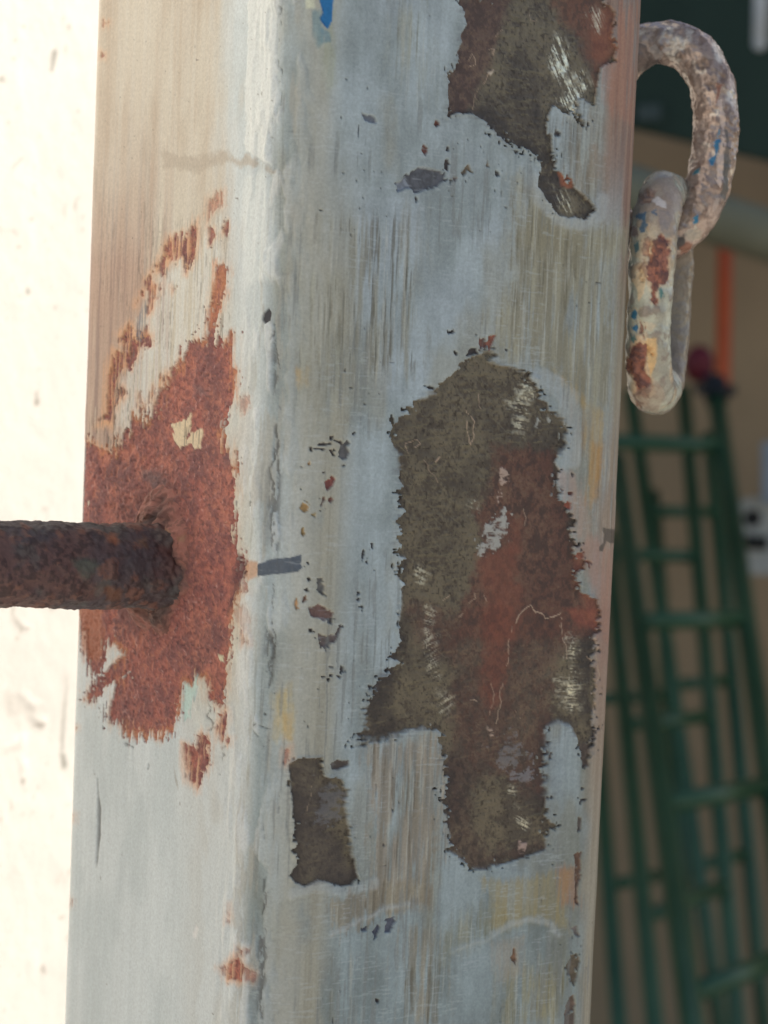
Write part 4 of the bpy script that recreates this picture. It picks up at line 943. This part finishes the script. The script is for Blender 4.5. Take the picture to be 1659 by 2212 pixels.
def stretch(n, k=2.2): return np.clip((n - .5) * k + .5, 0, 1)

# ------------------------------------------------------------------ rusty rod welded to the left face
LN3 = np.array([LN[0], LN[1], 0]); FN3 = np.array([FN[0], FN[1], 0])
def on_left_face(u, v):
    d = ray(u, v); t = (H * MM - (CAM @ LN3)) / (d @ LN3)
    return CAM + d * t

def make_rod():
    c0 = on_left_face(352, 1219)
    dep0 = (c0 - CAM) @ _fw
    far = unproj(-60, 1222.5, dep0 - .020)
    d, e1, e2 = frame_of(far - c0)
    nw = np.array([0.965, -0.262, 0.0]); nw /= np.linalg.norm(nw); n2_ = np.array([0.83, -0.56, 0]) / math.hypot(.83, .56)
    L = ((np.array([-0.063, 0.115, 0]) + np.array([-n2_[1], n2_[0], 0]) * -.045 - c0) @ nw) / (d @ nw) + .006      # the rod runs into the cream wall
    R = 5.72
    xs = np.concatenate([np.arange(-2, 46, .22), np.linspace(46, L / MM, 40)])
    th = np.linspace(0, 2 * np.pi, 168, endpoint=False)
    X, Tt = np.meshgrid(xs, th, indexing='ij'); X = X.ravel(); Tt = Tt.ravel()
    dirn = np.cos(Tt)[:, None] * e1 + np.sin(Tt)[:, None] * e2
    P0 = c0 + d * (X * MM)[:, None] + dirn * R * MM
    u, v = project(P0)
    s = Skin(u, v, X, Tt * R, np.ones(len(u), bool))
    Q = P0 / MM
    na = stretch(n3(Q, 2.2, 5, 5, .6)); nb = stretch(n3(Q, 9, 3, 6)); nc_ = stretch(n3(Q, .7, 3, 7)); nd = stretch(n3(Q, 4.5, 4, 8))
    base = mixc(np.array([.150, .088, .082]), np.array([.100, .082, .092]), ss(.35, .65, nb))
    base = mixc(base, np.array([.24, .12, .09]), ss(.6, .85, na) * .7)
    base = mixc(base, np.array([.11, .12, .115]), ss(.6, .85, nd) * .5)
    base = mixc(base, np.array([.05, .036, .038]), ss(.55, .8, nc_) * .65)
    s.col = base; s.rough[:] = .72; s.grain[:] = .8; s.metal[:] = .15
    for f, pts, c, al, sd in [('L2', [(70, 1560), (150, 1530), (220, 1580), (200, 1650), (120, 1670)], np.array([.105, .12, .10]), .8, 1), ('L2', [(270, 1385), (340, 1400), (350, 1460), (290, 1430)], np.array([.34, .14, .08]), .8, 2),
                              ('L2', [(270, 1740), (360, 1750), (350, 1800), (290, 1800)], np.array([.20, .09, .05]), .7, 3), ('L2', [(480, 1420), (530, 1420), (520, 1470), (480, 1460)], np.array([.2, .12, .08]), .7, 4), ('L2', [(360, 1480), (480, 1500), (600, 1600), (560, 1680), (420, 1600)], np.array([.09, .075, .085]), .5, 5)]:
        s.put(s.mask(fr(f, pts), 10, 9, 'i', 900 + sd, 40), c, alpha=al)
    r = (na - .5) * .45 + (nc_ - .5) * .18 + (nb - .5) * .6
    r += np.exp(-((X - 0.5) / 3.0) ** 2) * (.45 + (nd - .5) * 1.6 + (na - .5) * .6)
    P = P0 + dirn * (r * MM)[:, None]
    me = mesh_np('rod', P, grid_faces(len(xs), len(th), wrap_c=True), finish(s))
    rod = link('rod', me, SKIN, POST); rod['label'] = 'rusty dark iron rod welded to the left face of the post'
    # end cap far from view
    # weld bead: lumpy fillet ring on the face round the rod
    ex, ey = -FN3, np.array([0, 0, 1.0])
    na_, nb_ = 220, 90
    al = np.linspace(0, 2 * np.pi, na_, endpoint=False); be = np.linspace(0, 1, nb_)
    A, B = np.meshgrid(al, be, indexing='ij'); A = A.ravel(); B = B.ravel()
    lump = stretch(fbm(np.cos(A) * 1.3 + 4, np.sin(A) * 1.3 + 8, 2, 77), 1.6) + (fbm(np.cos(A) * 6 + 4, np.sin(A) * 6 + 8, 3, 78) - .5) * .25
    rin = 3.6; rout = 8.4 + lump * 4.2 + 1.4 * np.cos(A - .6)
    rr = rin + (rout - rin) * B
    prof = (1 - B) ** 1.3 * (2.4 + lump * 3.0)
    P0 = c0 + (np.cos(A) * rr * MM)[:, None] * ex + (np.sin(A) * rr * MM)[:, None] * ey
    Q = P0 / MM
    m1 = stretch(n3(Q, 3.2, 3, 15, .5)); m2 = stretch(n3(Q, .7, 3, 16)); m3 = stretch(n3(Q, 4, 3, 17))
    hgt = prof * (.6 + .8 * m1) + (stretch(n3(Q, 1.2, 3, 18)) - .5) * .7 * (B < .96) + (m2 - .5) * .2 * (B < .98) + .14
    hgt = hgt * (1 - ss(.86, 1.0, B)) - .15 * ss(.90, 1.0, B)
    P = P0 + LN3 * (hgt * MM)[:, None]
    s2 = Skin(*project(P), rr, A * 6, np.ones(len(A), bool))
    c = mixc(np.array([.22, .115, .095]), np.array([.13, .085, .078]), ss(.35, .65, m3))
    c = mixc(c, np.array([.30, .16, .12]), ss(.6, .85, m1) * .6); c = mixc(c, np.array([.04, .028, .026]), ss(.55, .8, m2) * .75)
    c = mixc(c, np.array([.36, .155, .125]), ss(.45, .95, B + (m1 - .5) * .5) * .9); c = mixc(c, np.array([.12, .065, .058]), ss(.5, .75, m2) * .5)
    s2.col = c; s2.rough[:] = .75; s2.grain[:] = .8
    for f, pts, cc, a_, sd in [('L2', [(590, 1385), (640, 1350), (700, 1365), (650, 1400)], np.array([.40, .25, .15]), .85, 1), ('L2', [(730, 1410), (790, 1390), (780, 1440), (740, 1440)], np.array([.32, .19, .12]), .7, 2)]:
        s2.put(s2.mask(fr(f, pts), 5, 4, 'i', 950 + sd, 20), cc, alpha=a_)
    F = grid_faces(na_, nb_, wrap_r=True)
    wb = link('weld_bead', mesh_np('weld_bead', P, F, finish(s2)), SKIN, rod)
    wb.matrix_parent_inverse = Matrix()
make_rod()

# ------------------------------------------------------------------ chain
CHAIN = empty('chain', (0.046, 0.0, ZC + .03), 'two short worn steel chain links hanging beside the post', 'chain')
def make_link(center, ax_long, ax_wide, Rx, Ry, rb, name, paint, label, seed, pw=2.5):
    ax_n = np.cross(ax_long, ax_wide); ax_n /= np.linalg.norm(ax_n)
    nt_ = 420
    t = np.linspace(0, 2 * np.pi, 4000, endpoint=False)
    sg = lambda x: np.sign(x) * np.abs(x) ** (2 / pw)
    cx, cy = Rx * sg(np.cos(t)), Ry * sg(np.sin(t))
    L = np.concatenate([[0], np.cumsum(np.hypot(np.diff(np.append(cx, cx[0])), np.diff(np.append(cy, cy[0]))))])
    q = np.linspace(0, L[-1], nt_, endpoint=False)
    cx = np.interp(q, L, np.append(cx, cx[0])); cy = np.interp(q, L, np.append(cy, cy[0]))
    for _ in range(6):
        cx = (np.roll(cx, 1) + cx + np.roll(cx, -1)) / 3; cy = (np.roll(cy, 1) + cy + np.roll(cy, -1)) / 3
    tx = np.roll(cx, -1) - np.roll(cx, 1); ty = np.roll(cy, -1) - np.roll(cy, 1)
    l = np.hypot(tx, ty); nx, ny = ty / l, -tx / l
    ph = np.linspace(0, 2 * np.pi, 110, endpoint=False)
    C = cx[:, None] * ax_wide[None] + cy[:, None] * ax_long[None]
    N = nx[:, None] * ax_wide[None] + ny[:, None] * ax_long[None]
    dirn = (np.cos(ph)[None, :, None] * N[:, None] + np.sin(ph)[None, :, None] * ax_n[None, None]).reshape(-1, 3)
    P0 = center + (np.repeat(C, len(ph), 0) + dirn * rb) * MM
    u, v = project(P0)
    toc = CAM - P0
    vis = np.einsum('ij,ij->i', toc, dirn) > 0
    s = Skin(u, v, np.repeat(q, len(ph)), np.tile(ph * rb, nt_), vis)
    r = paint(s, P0 / MM, dirn, seed)
    P = P0 + dirn * (r * MM)[:, None]
    F = grid_faces(nt_, len(ph), True, True)[:, ::-1]
    o = link(name, mesh_np(name, P, F, finish(s)), SKIN, CHAIN); o['label'] = label
    return o

def paint_a(s, Q, dirn, seed):
    na = stretch(n3(Q, 1.6, 4, seed, .6)); nb = stretch(n3(Q, 6, 4, seed + 1)); nc_ = stretch(n3(Q, .55, 3, seed + 2)); nd = stretch(n3(Q, 3, 4, seed + 3))
    c = mixc(PF(156, 138, 127), PF(128, 113, 106), ss(.3, .7, nb))
    c = mixc(c, PF(176, 168, 158), ss(.55, .8, nd) * .65)
    c = mixc(c, PF(96, 76, 66), ss(.55, .8, na) * .6)
    c = mixc(c, PF(64, 54, 50), ss(.72, .92, nc_) * .3)
    s.col = c; s.rough[:] = .24; s.metal[:] = .30; s.grain[:] = .2
    r = (na - .5) * .38 + (nb - .5) * .5 + (nc_ - .5) * .12 + (stretch(n3(Q, 1.0, 3, seed + 9)) - .5) * .09
    pits = s.mask(fr('C1', [(640, 430), (760, 440), (860, 520), (1050, 760), (1090, 900), (1060, 1080), (920, 1110), (850, 1000), (820, 800), (700, 620)]), 14, 14, 'i', seed + 5, 50)
    n = ss(.45, .7, na); s.put((pits[0], pits[1] * n[pits[0]]), PF(96, 82, 76), alpha=.8); r[pits[0]] -= pits[1] * (na[pits[0]] - .4) * .9
    for f, pts, cc, al, ro, sd in [
        ('C1', [(1090, 1150), (1120, 1160), (1150, 1300), (1165, 1500), (1160, 1700), (1150, 1900), (1120, 2100), (1090, 2150), (1070, 2050), (1060, 1900), (1100, 1700), (1130, 1550)], np.array([.62, .50, .44]), .9, .4, 11),
        ('C2', [(1090, 20), (1150, 10), (1140, 150), (1100, 310), (1070, 260), (1060, 140)], np.array([.62, .50, .44]), .9, .4, 12), ('C2', [(1030, 470), (1085, 440), (1060, 560), (1025, 600)], np.array([.50, .42, .38]), .8, .45, 13),
        ('C1', [(1075, 960), (1130, 980), (1090, 1130), (1060, 1180)], PF(112, 78, 66), .9, .6, 14), ('C1', [(1170, 1500), (1210, 1600), (1220, 1900), (1190, 2200), (1130, 2200), (1160, 1800)], PF(84, 80, 78), .85, .5, 15),
        ('C2', [(1160, 0), (1210, 0), (1210, 300), (1170, 480), (1110, 420), (1130, 250)], PF(78, 76, 74), .85, .5, 16),
        ('C1', [(1030, 1640), (1060, 1600), (1105, 1610), (1100, 1660), (1070, 1800), (1030, 1900), (1000, 1900), (975, 1840), (1050, 1780)], np.array([.03, .17, .33]), .95, .4, 17), ('C1', [(1090, 1480), (1110, 1500), (1085, 1600), (1070, 1580)], np.array([.05, .22, .36]), .85, .4, 18),
        ('C1', [(800, 2020), (830, 1965), (890, 1930), (870, 1990), (830, 2010)], np.array([.04, .17, .24]), .9, .4, 19), ('C2', [(790, 185), (820, 130), (890, 85), (870, 140), (840, 170)], np.array([.04, .17, .24]), .9, .4, 20),
        ('C2', [(785, 665), (840, 630), (865, 680), (850, 720), (830, 740), (795, 750)], np.array([.03, .22, .40]), .95, .4, 21), ('C2', [(800, 770), (830, 740), (845, 790), (830, 815)], PF(178, 172, 158), .9, .5, 22),
        ('C2', [(570, 900), (690, 890), (720, 960), (660, 1030), (560, 1050)], PF(62, 60, 60), .9, .5, 23), ('C2', [(650, 1010), (720, 940), (800, 960), (770, 1060), (650, 1090)], PF(128, 88, 72), .85, .6, 24),
        ('C2', [(560, 1060), (650, 1090), (780, 1080), (720, 1150), (560, 1170)], PF(86, 70, 64), .8, .6, 25), ('C2', [(700, 840), (780, 800), (900, 830), (900, 930), (800, 950), (720, 920)], PF(156, 146, 132), .8, .55, 26),
        ('C1', [(150, 480), (250, 520), (330, 640), (440, 730), (300, 840), (140, 840)], PF(76, 68, 68), .7, .55, 27), ('C1', [(300, 560), (350, 520), (420, 590), (480, 560), (540, 540), (520, 580), (450, 620), (420, 690), (360, 690)], PF(150, 142, 138), .75, .5, 28),
    ]:
        s.put(s.mask(fr(f, pts), 4, 1.5, 'i', seed + sd, spray=6), cc, ro, alpha=al)
    return r

def paint_b(s, Q, dirn, seed):
    center_mm = c2 / MM
    na = stretch(n3(Q, 1.6, 4, seed, .6)); nb = stretch(n3(Q, 5, 4, seed + 1)); nc_ = stretch(n3(Q, .55, 3, seed + 2))
    c = mixc(PF(158, 157, 142), PF(136, 131, 118), ss(.35, .7, nb))
    c = mixc(c, PF(112, 98, 90), ss(.55, .8, na) * .7)
    c = mixc(c, PF(186, 160, 128), ss(.6, .8, stretch(n3(Q, 3, 4, seed + 7))) * .4)
    s.col = c; s.rough[:] = .22; s.grain[:] = .15
    r = (na - .5) * .22 + (nb - .5) * .5 + (nc_ - .5) * .05
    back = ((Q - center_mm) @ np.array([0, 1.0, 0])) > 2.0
    s.put((np.arange(len(s.u)), back * 1.0), PF(108, 97, 86), alpha=.9)  # rear bar of the link darkened, its shade put into the colour
    s.put(s.mask(fr('C2', [(100, 480), (180, 330), (380, 160), (560, 200), (700, 470), (600, 700), (560, 900), (400, 900), (300, 640), (120, 640)]), 12, 16, 'i', seed + 4, 60), PF(128, 114, 104), .4, alpha=.85)
    def rusty(f, pts, sd, al=1, edge=True):
        nonlocal r
        Pq = fr(f, pts)
        if edge: s.put(s.mask(Pq, 8, 12, 'i', seed + sd + 60, 40), PF(190, 150, 112), alpha=.75 * al)
        i, w = s.mask(Pq, 11, 2.0, 'i', seed + sd, spray=10)
        s.put((i, w), mixc(PF(136, 92, 78), PF(92, 64, 60), ss(.35, .7, nc_[i] * .5 + na[i] * .5)), .75, 0, grain=.8, alpha=al)
        r[i] += w * (-.2 + (nc_[i] - .5) * .6 + (na[i] - .5) * .2)
    rusty('C2', [(330, 960), (420, 900), (520, 930), (530, 1200), (525, 1400), (430, 1440), (380, 1500), (370, 1640), (330, 1640), (320, 1450), (260, 1360), (240, 1250), (300, 1080)], 11)
    rusty('R2', [(460, 1080), (550, 1000), (660, 1080), (600, 1150), (620, 1280), (660, 1440), (620, 1500), (500, 1480), (490, 1320), (440, 1250)], 12)
    rusty('R2', [(500, 1500), (600, 1540), (560, 1580), (510, 1550)], 13, .8)
    rusty('R1', [(590, 2080), (660, 2060), (640, 2211), (560, 2211)], 14, .6)
    rusty('C2', [(150, 1250), (230, 1150), (250, 1300), (200, 1380)], 15, .5)
    rusty('C2', [(180, 1840), (210, 1800), (215, 2000), (180, 2010)], 16, .8, False)
    rusty('C2', [(130, 400), (250, 330), (380, 360), (300, 470), (170, 520)], 17, .45, False)
    for f, pts, cc, al, ro, sd in [
        ('C2', [(150, 620), (260, 590), (250, 700), (270, 760), (240, 830), (180, 850), (170, 780), (210, 700), (110, 650)], np.array([.05, .15, .26]), .85, .35, 31), ('C2', [(300, 590), (370, 570), (380, 640), (320, 620)], np.array([.05, .12, .22]), .8, .35, 32),
        ('C2', [(120, 980), (165, 930), (175, 1030), (130, 1080)], np.array([.04, .16, .20]), .85, .4, 33), ('C2', [(70, 1750), (110, 1720), (155, 1760), (130, 1830), (90, 1840)], np.array([.03, .20, .34]), .95, .35, 34), ('C2', [(85, 1930), (130, 1880), (165, 1910), (150, 1990), (160, 2020), (120, 1970)], np.array([.03, .19, .36]), .95, .35, 35),
        ('C2', [(75, 2060), (110, 2010), (145, 2080), (120, 2110)], np.array([.05, .17, .18]), .85, .4, 36), ('C2', [(412, 1500), (430, 1460), (460, 1580), (420, 1590)], np.array([.05, .2, .2]), .85, .4, 37),
        ('C2', [(300, 460), (390, 420), (470, 490), (480, 560), (420, 550), (360, 500)], np.array([.72, .70, .70]), .75, .22, 38), ('C2', [(390, 560), (500, 600), (530, 700), (500, 800), (430, 800), (400, 680)], PF(116, 108, 106), .8, .4, 39),
        ('C2', [(70, 760), (140, 760), (170, 860), (120, 900), (80, 860)], PF(122, 98, 94), .8, .45, 40), ('C2', [(80, 1380), (200, 1250), (260, 1380), (230, 1500), (160, 1650), (150, 1500)], PF(196, 164, 130), .7, .5, 41),
        ('R2', [(600, 990), (700, 980), (690, 1200), (640, 1320), (620, 1150)], PF(182, 146, 96), .7, .5, 42), ('R2', [(480, 1480), (700, 1350), (780, 1500), (700, 1640), (560, 1600)], PF(138, 122, 108), .55, .5, 43),
        ('C2', [(0, 1560), (60, 1600), (70, 1700), (20, 1750)], PF(60, 56, 54), .6, .6, 44)]:
        s.put(s.mask(fr(f, pts), 3, 1.5, 'i', seed + sd, spray=5), cc, ro, alpha=al)
    return r

_up = np.array([0.0, 0, 1.0])
c1 = unproj(1416, 309, D + .0035)
yw = -0.20
w1 = np.array([math.cos(yw), math.sin(yw), 0.0])
lg1 = np.array([math.sin(.030), 0, math.cos(.030)])
make_link(c1, lg1, w1, 8.75, 14.75, 3.35, 'chain_link', paint_a, 'mauve-brown chain link curving out from behind the post', 1000, 2.3)
c2 = unproj(1427, 634, D + .0025)
w2 = np.array([math.sin(.33), math.cos(.33), 0.0])
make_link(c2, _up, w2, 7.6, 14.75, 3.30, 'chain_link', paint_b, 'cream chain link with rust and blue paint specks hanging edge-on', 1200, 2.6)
# ------------------------------------------------------------------ things at the back, out of focus
GREEN = plain_material('green_enamel', (.022, .076, .033), (.056, .130, .062), 5, .30, 0, .15)
BLACK = plain_material('black_rubber', (.008, .009, .010), (.018, .018, .018), 30, .6)
BS = 2.2
def at(f, x, y, depth):
    p = fr(f, [(x, y)])[0]
    return unproj(p[0], p[1], depth * BS)

def ladder(label, rails, rungs, rr=.011, rg=.0085, caps=()):
    """rails: ((x,y,depth) top, (x,y,depth) lower) in the strip view; they run on to the ground"""
    pts = []
    for (x0, y0, d0), (x1, y1, d1) in rails:
        a = at('Y', x0, y0, d0); b = at('Y', x1, y1, d1)
        k = (0.0 - a[2]) / (b[2] - a[2]); pts.append((a, a + (b - a) * k))
    root = empty('ladder', tuple((pts[0][1] + pts[1][1]) / 2), label, 'ladder', 'green ladders leaning on the back wall')
    for a, b in pts:
        bm_mesh('rail', lambda bm: tube(bm, a, b, rr, 20), GREEN, root, True)
    for z0 in rungs:
        e = []
        for a, b in pts:
            k = (z0 - a[2]) / (b[2] - a[2]); e.append(a + (b - a) * k)
        if e[0][2] < .02: continue
        bm_mesh('rung', lambda bm: tube(bm, e[0], e[1], rg, 16), GREEN, root, True)
    return root, pts

def rung_heights(r, y_list, rail=0):
    (x0, y0, d0), (x1, y1, d1) = r[rail]
    a = at('Y', x0, y0, d0); b = at('Y', x1, y1, d1)
    out = []
    for y in y_list:
        best = None
        for k in np.linspace(-.1, 1.6, 3000):
            p = a + (b - a) * k
            vv = project(p[None])[1][0]
            tv = fr('Y', [(0, y)])[0][1]
            if best is None or abs(vv - tv) < best[0]: best = (abs(vv - tv), p[2])
        out.append(best[1])
    step = (out[-1] - out[0]) / (len(out) - 1)
    z = out[-1]
    while z + step > .12: z += step; out.append(z)
    return out

RA = [((200, 210, 1.46), (442, 2010, 1.10)), ((552, -25, 1.54), (805, 1850, 1.19))]
la, pa = ladder('front green metal ladder with a red and black cap on one rail', RA, rung_heights(RA, [148, 785, 1430, 2105]), .0150, .0135)
RB = [((170, 480, 1.58), (322, 2060, 1.30)), ((437, -40, 1.66), (612, 2010, 1.40))]
ladder('second green metal ladder just behind the front one', RB, rung_heights(RB, [545, 1150, 1835]), .0132, .0115)
RC_ = [((250, -30, 1.70), (545, 2050, 1.50)), ((528, 120, 1.72), (705, 2010, 1.55))]
ladder('rearmost green metal ladder nearest the tan wall', RC_, rung_heights(RC_, [395, 1010, 1650]), .0135, .0110)
RD = [((95, 700, 1.68), (205, 2150, 1.46)), ((330, 330, 1.76), (470, 2150, 1.52))]
ladder('green metal ladder mostly hidden behind the post', RD, rung_heights(RD, [1060, 1720]), .0135, .0110)
# cap on the top of the front ladder's right rail
top = pa[1][0]; axis = (pa[1][0] - pa[1][1]); axis /= np.linalg.norm(axis)
def _cap(bm):
    tube(bm, top - axis * .020, top + axis * .03, .020, 20)
    box(bm, Vector(top + axis * .008), (.066, .03, .018))
o = bm_mesh('rail_cap', _cap, BLACK, la, False, .002)
RED = plain_material('red_plastic', (.12, .006, .012), (.16, .008, .016), 20, .6)
def _knob(bm):
    c = top + axis * .075 + np.array([-.022, 0, 0])
    bmesh.ops.create_uvsphere(bm, u_segments=24, v_segments=14, radius=.026, matrix=Matrix.Translation(c) @ Matrix.Diagonal((1, 1, 1.25, 1)))
    tube(bm, top + axis * .01, c, .011, 16)
o = bm_mesh('red_knob', _knob, RED, la, True)

# dark green sheet hanging across the top
TE = plain_material('dark_green_sheet', (.014, .034, .021), (.026, .052, .034), 4, .75, 0, .4, 5, (1, 1, .3), .01)
def slab(name, corners, depth, thick, mat, nsub=1):
    """four corners (frame, x, y) on a plane at one depth, given real thickness"""
    q = [at(f, x, y, depth) for f, x, y in corners]
    def b(bm):
        v0 = [bm.verts.new(p) for p in q]; v1 = [bm.verts.new(p + np.array([0, thick, 0])) for p in q]
        bm.faces.new(v0); bm.faces.new(v1[::-1]); n = len(q)
        for k in range(n): bm.faces.new([v0[k], v1[k], v1[(k + 1) % n], v0[(k + 1) % n]])
        bmesh.ops.recalc_face_normals(bm, faces=bm.faces)
    return bm_mesh(name, b, mat, None, False, min(.004, thick * .2))
o = slab('tarpaulin', [('R1', -900, -700), ('R1', 2600, -700), ('R1', 2600, 1640), ('R1', 1659, 1390), ('R1', 500, 1110), ('R1', -900, 760)], 1.62, .02, TE)
tag(o, 'dark green sheet hanging across the top of the back wall', 'tarpaulin')
PT_ = plain_material('grey_green_patch', (.045, .065, .058), (.06, .08, .072), 10, .6)
o = slab('sheet_patch', [('R1', 530, 905), ('R1', 735, 895), ('R1', 735, 1035), ('R1', 530, 1050)], 1.612, .006, PT_)
tag(o, 'small pale grey-green square on the dark hanging sheet', 'patch')
# olive pipe sloping across
OL = plain_material('olive_pipe_paint', (.20, .19, .125), (.26, .245, .165), 12, .9)
def _pipe(bm):
    tube(bm, at('R1', -700, 1270, 1.60), at('R1', 2700, 2380, 1.60), .045, 28)
o = bm_mesh('pipe', _pipe, OL, None, True); tag(o, 'thick olive pipe sloping down across the back wall', 'pipe')
# orange strip
OR = plain_material('orange_plastic', (.50, .075, .012), (.58, .10, .02), 20, .45)
def _st(bm):
    a0, a1 = at('R2', 1290, 130, 1.70), at('R2', 1268, 1450, 1.70)
    box(bm, Vector((a0 + a1) / 2), (.026, .016, float(np.linalg.norm(a1 - a0))), Vector(a1 - a0).to_track_quat('-Z', 'Y').to_matrix())
o = bm_mesh('strap', _st, OR, None, False, .002); tag(o, 'narrow orange strap hanging on the tan wall', 'strap')
# white plate with a round and a slotted hole
WH = plain_material('white_plastic', (.46, .44, .38), (.52, .50, .44), 10, .5)
DKH = plain_material('dark_socket', (.010, .009, .007), (.02, .018, .014), 10, .7)
plate = empty('wall_plate', tuple(at('R3', 1560, 480, 1.745)), 'white plate with a round hole and a slot on the tan wall', 'plate')
o = slab('plate_body', [('R3', 1375, 240), ('R3', 1430, 175), ('R3', 1520, 150), ('R3', 2050, 150), ('R3', 2050, 830), ('R3', 1460, 820)], 1.73, .018, WH)
o.parent = plate; o.matrix_parent_inverse = Matrix.Translation(-Vector(plate.location))
def _h1(bm):
    c = at('R3', 1525, 330, 1.7295); tube(bm, c, c + np.array([0, .008, 0]), .017, 20)
bm_mesh('round_hole', _h1, DKH, plate)
def _h2(bm):
    c = at('R3', 1550, 542, 1.728); box(bm, Vector(c), (.046, .012, .026))
bm_mesh('slot', _h2, DKH, plate, False, .002)
# pale grey strip above the plate and white tube at the top
GR = plain_material('pale_grey_paint', (.30, .32, .34), (.36, .38, .40), 8, .6)
o = slab('board', [('R2', 1605, 1880), ('R2', 2300, 1880), ('R2', 2300, 2420), ('R2', 1605, 2420)], 1.715, .012, GR)
tag(o, 'pale grey board edge above the white plate', 'board')
def _tb(bm):
    tube(bm, at('C1', 1590, -900, 1.50), at('C1', 1562, 500, 1.50), .0115, 22)
    bmesh.ops.create_uvsphere(bm, u_segments=22, v_segments=12, radius=.0115, matrix=Matrix.Translation(at('C1', 1562, 500, 1.50)))
WT = plain_material('white_tube', (.62, .64, .66), (.70, .72, .74), 10, .35)
o = bm_mesh('tube', _tb, WT, None, True); tag(o, 'white tube hanging down at the top right', 'tube')
print('built in', round(time.time() - T0, 1), 's')
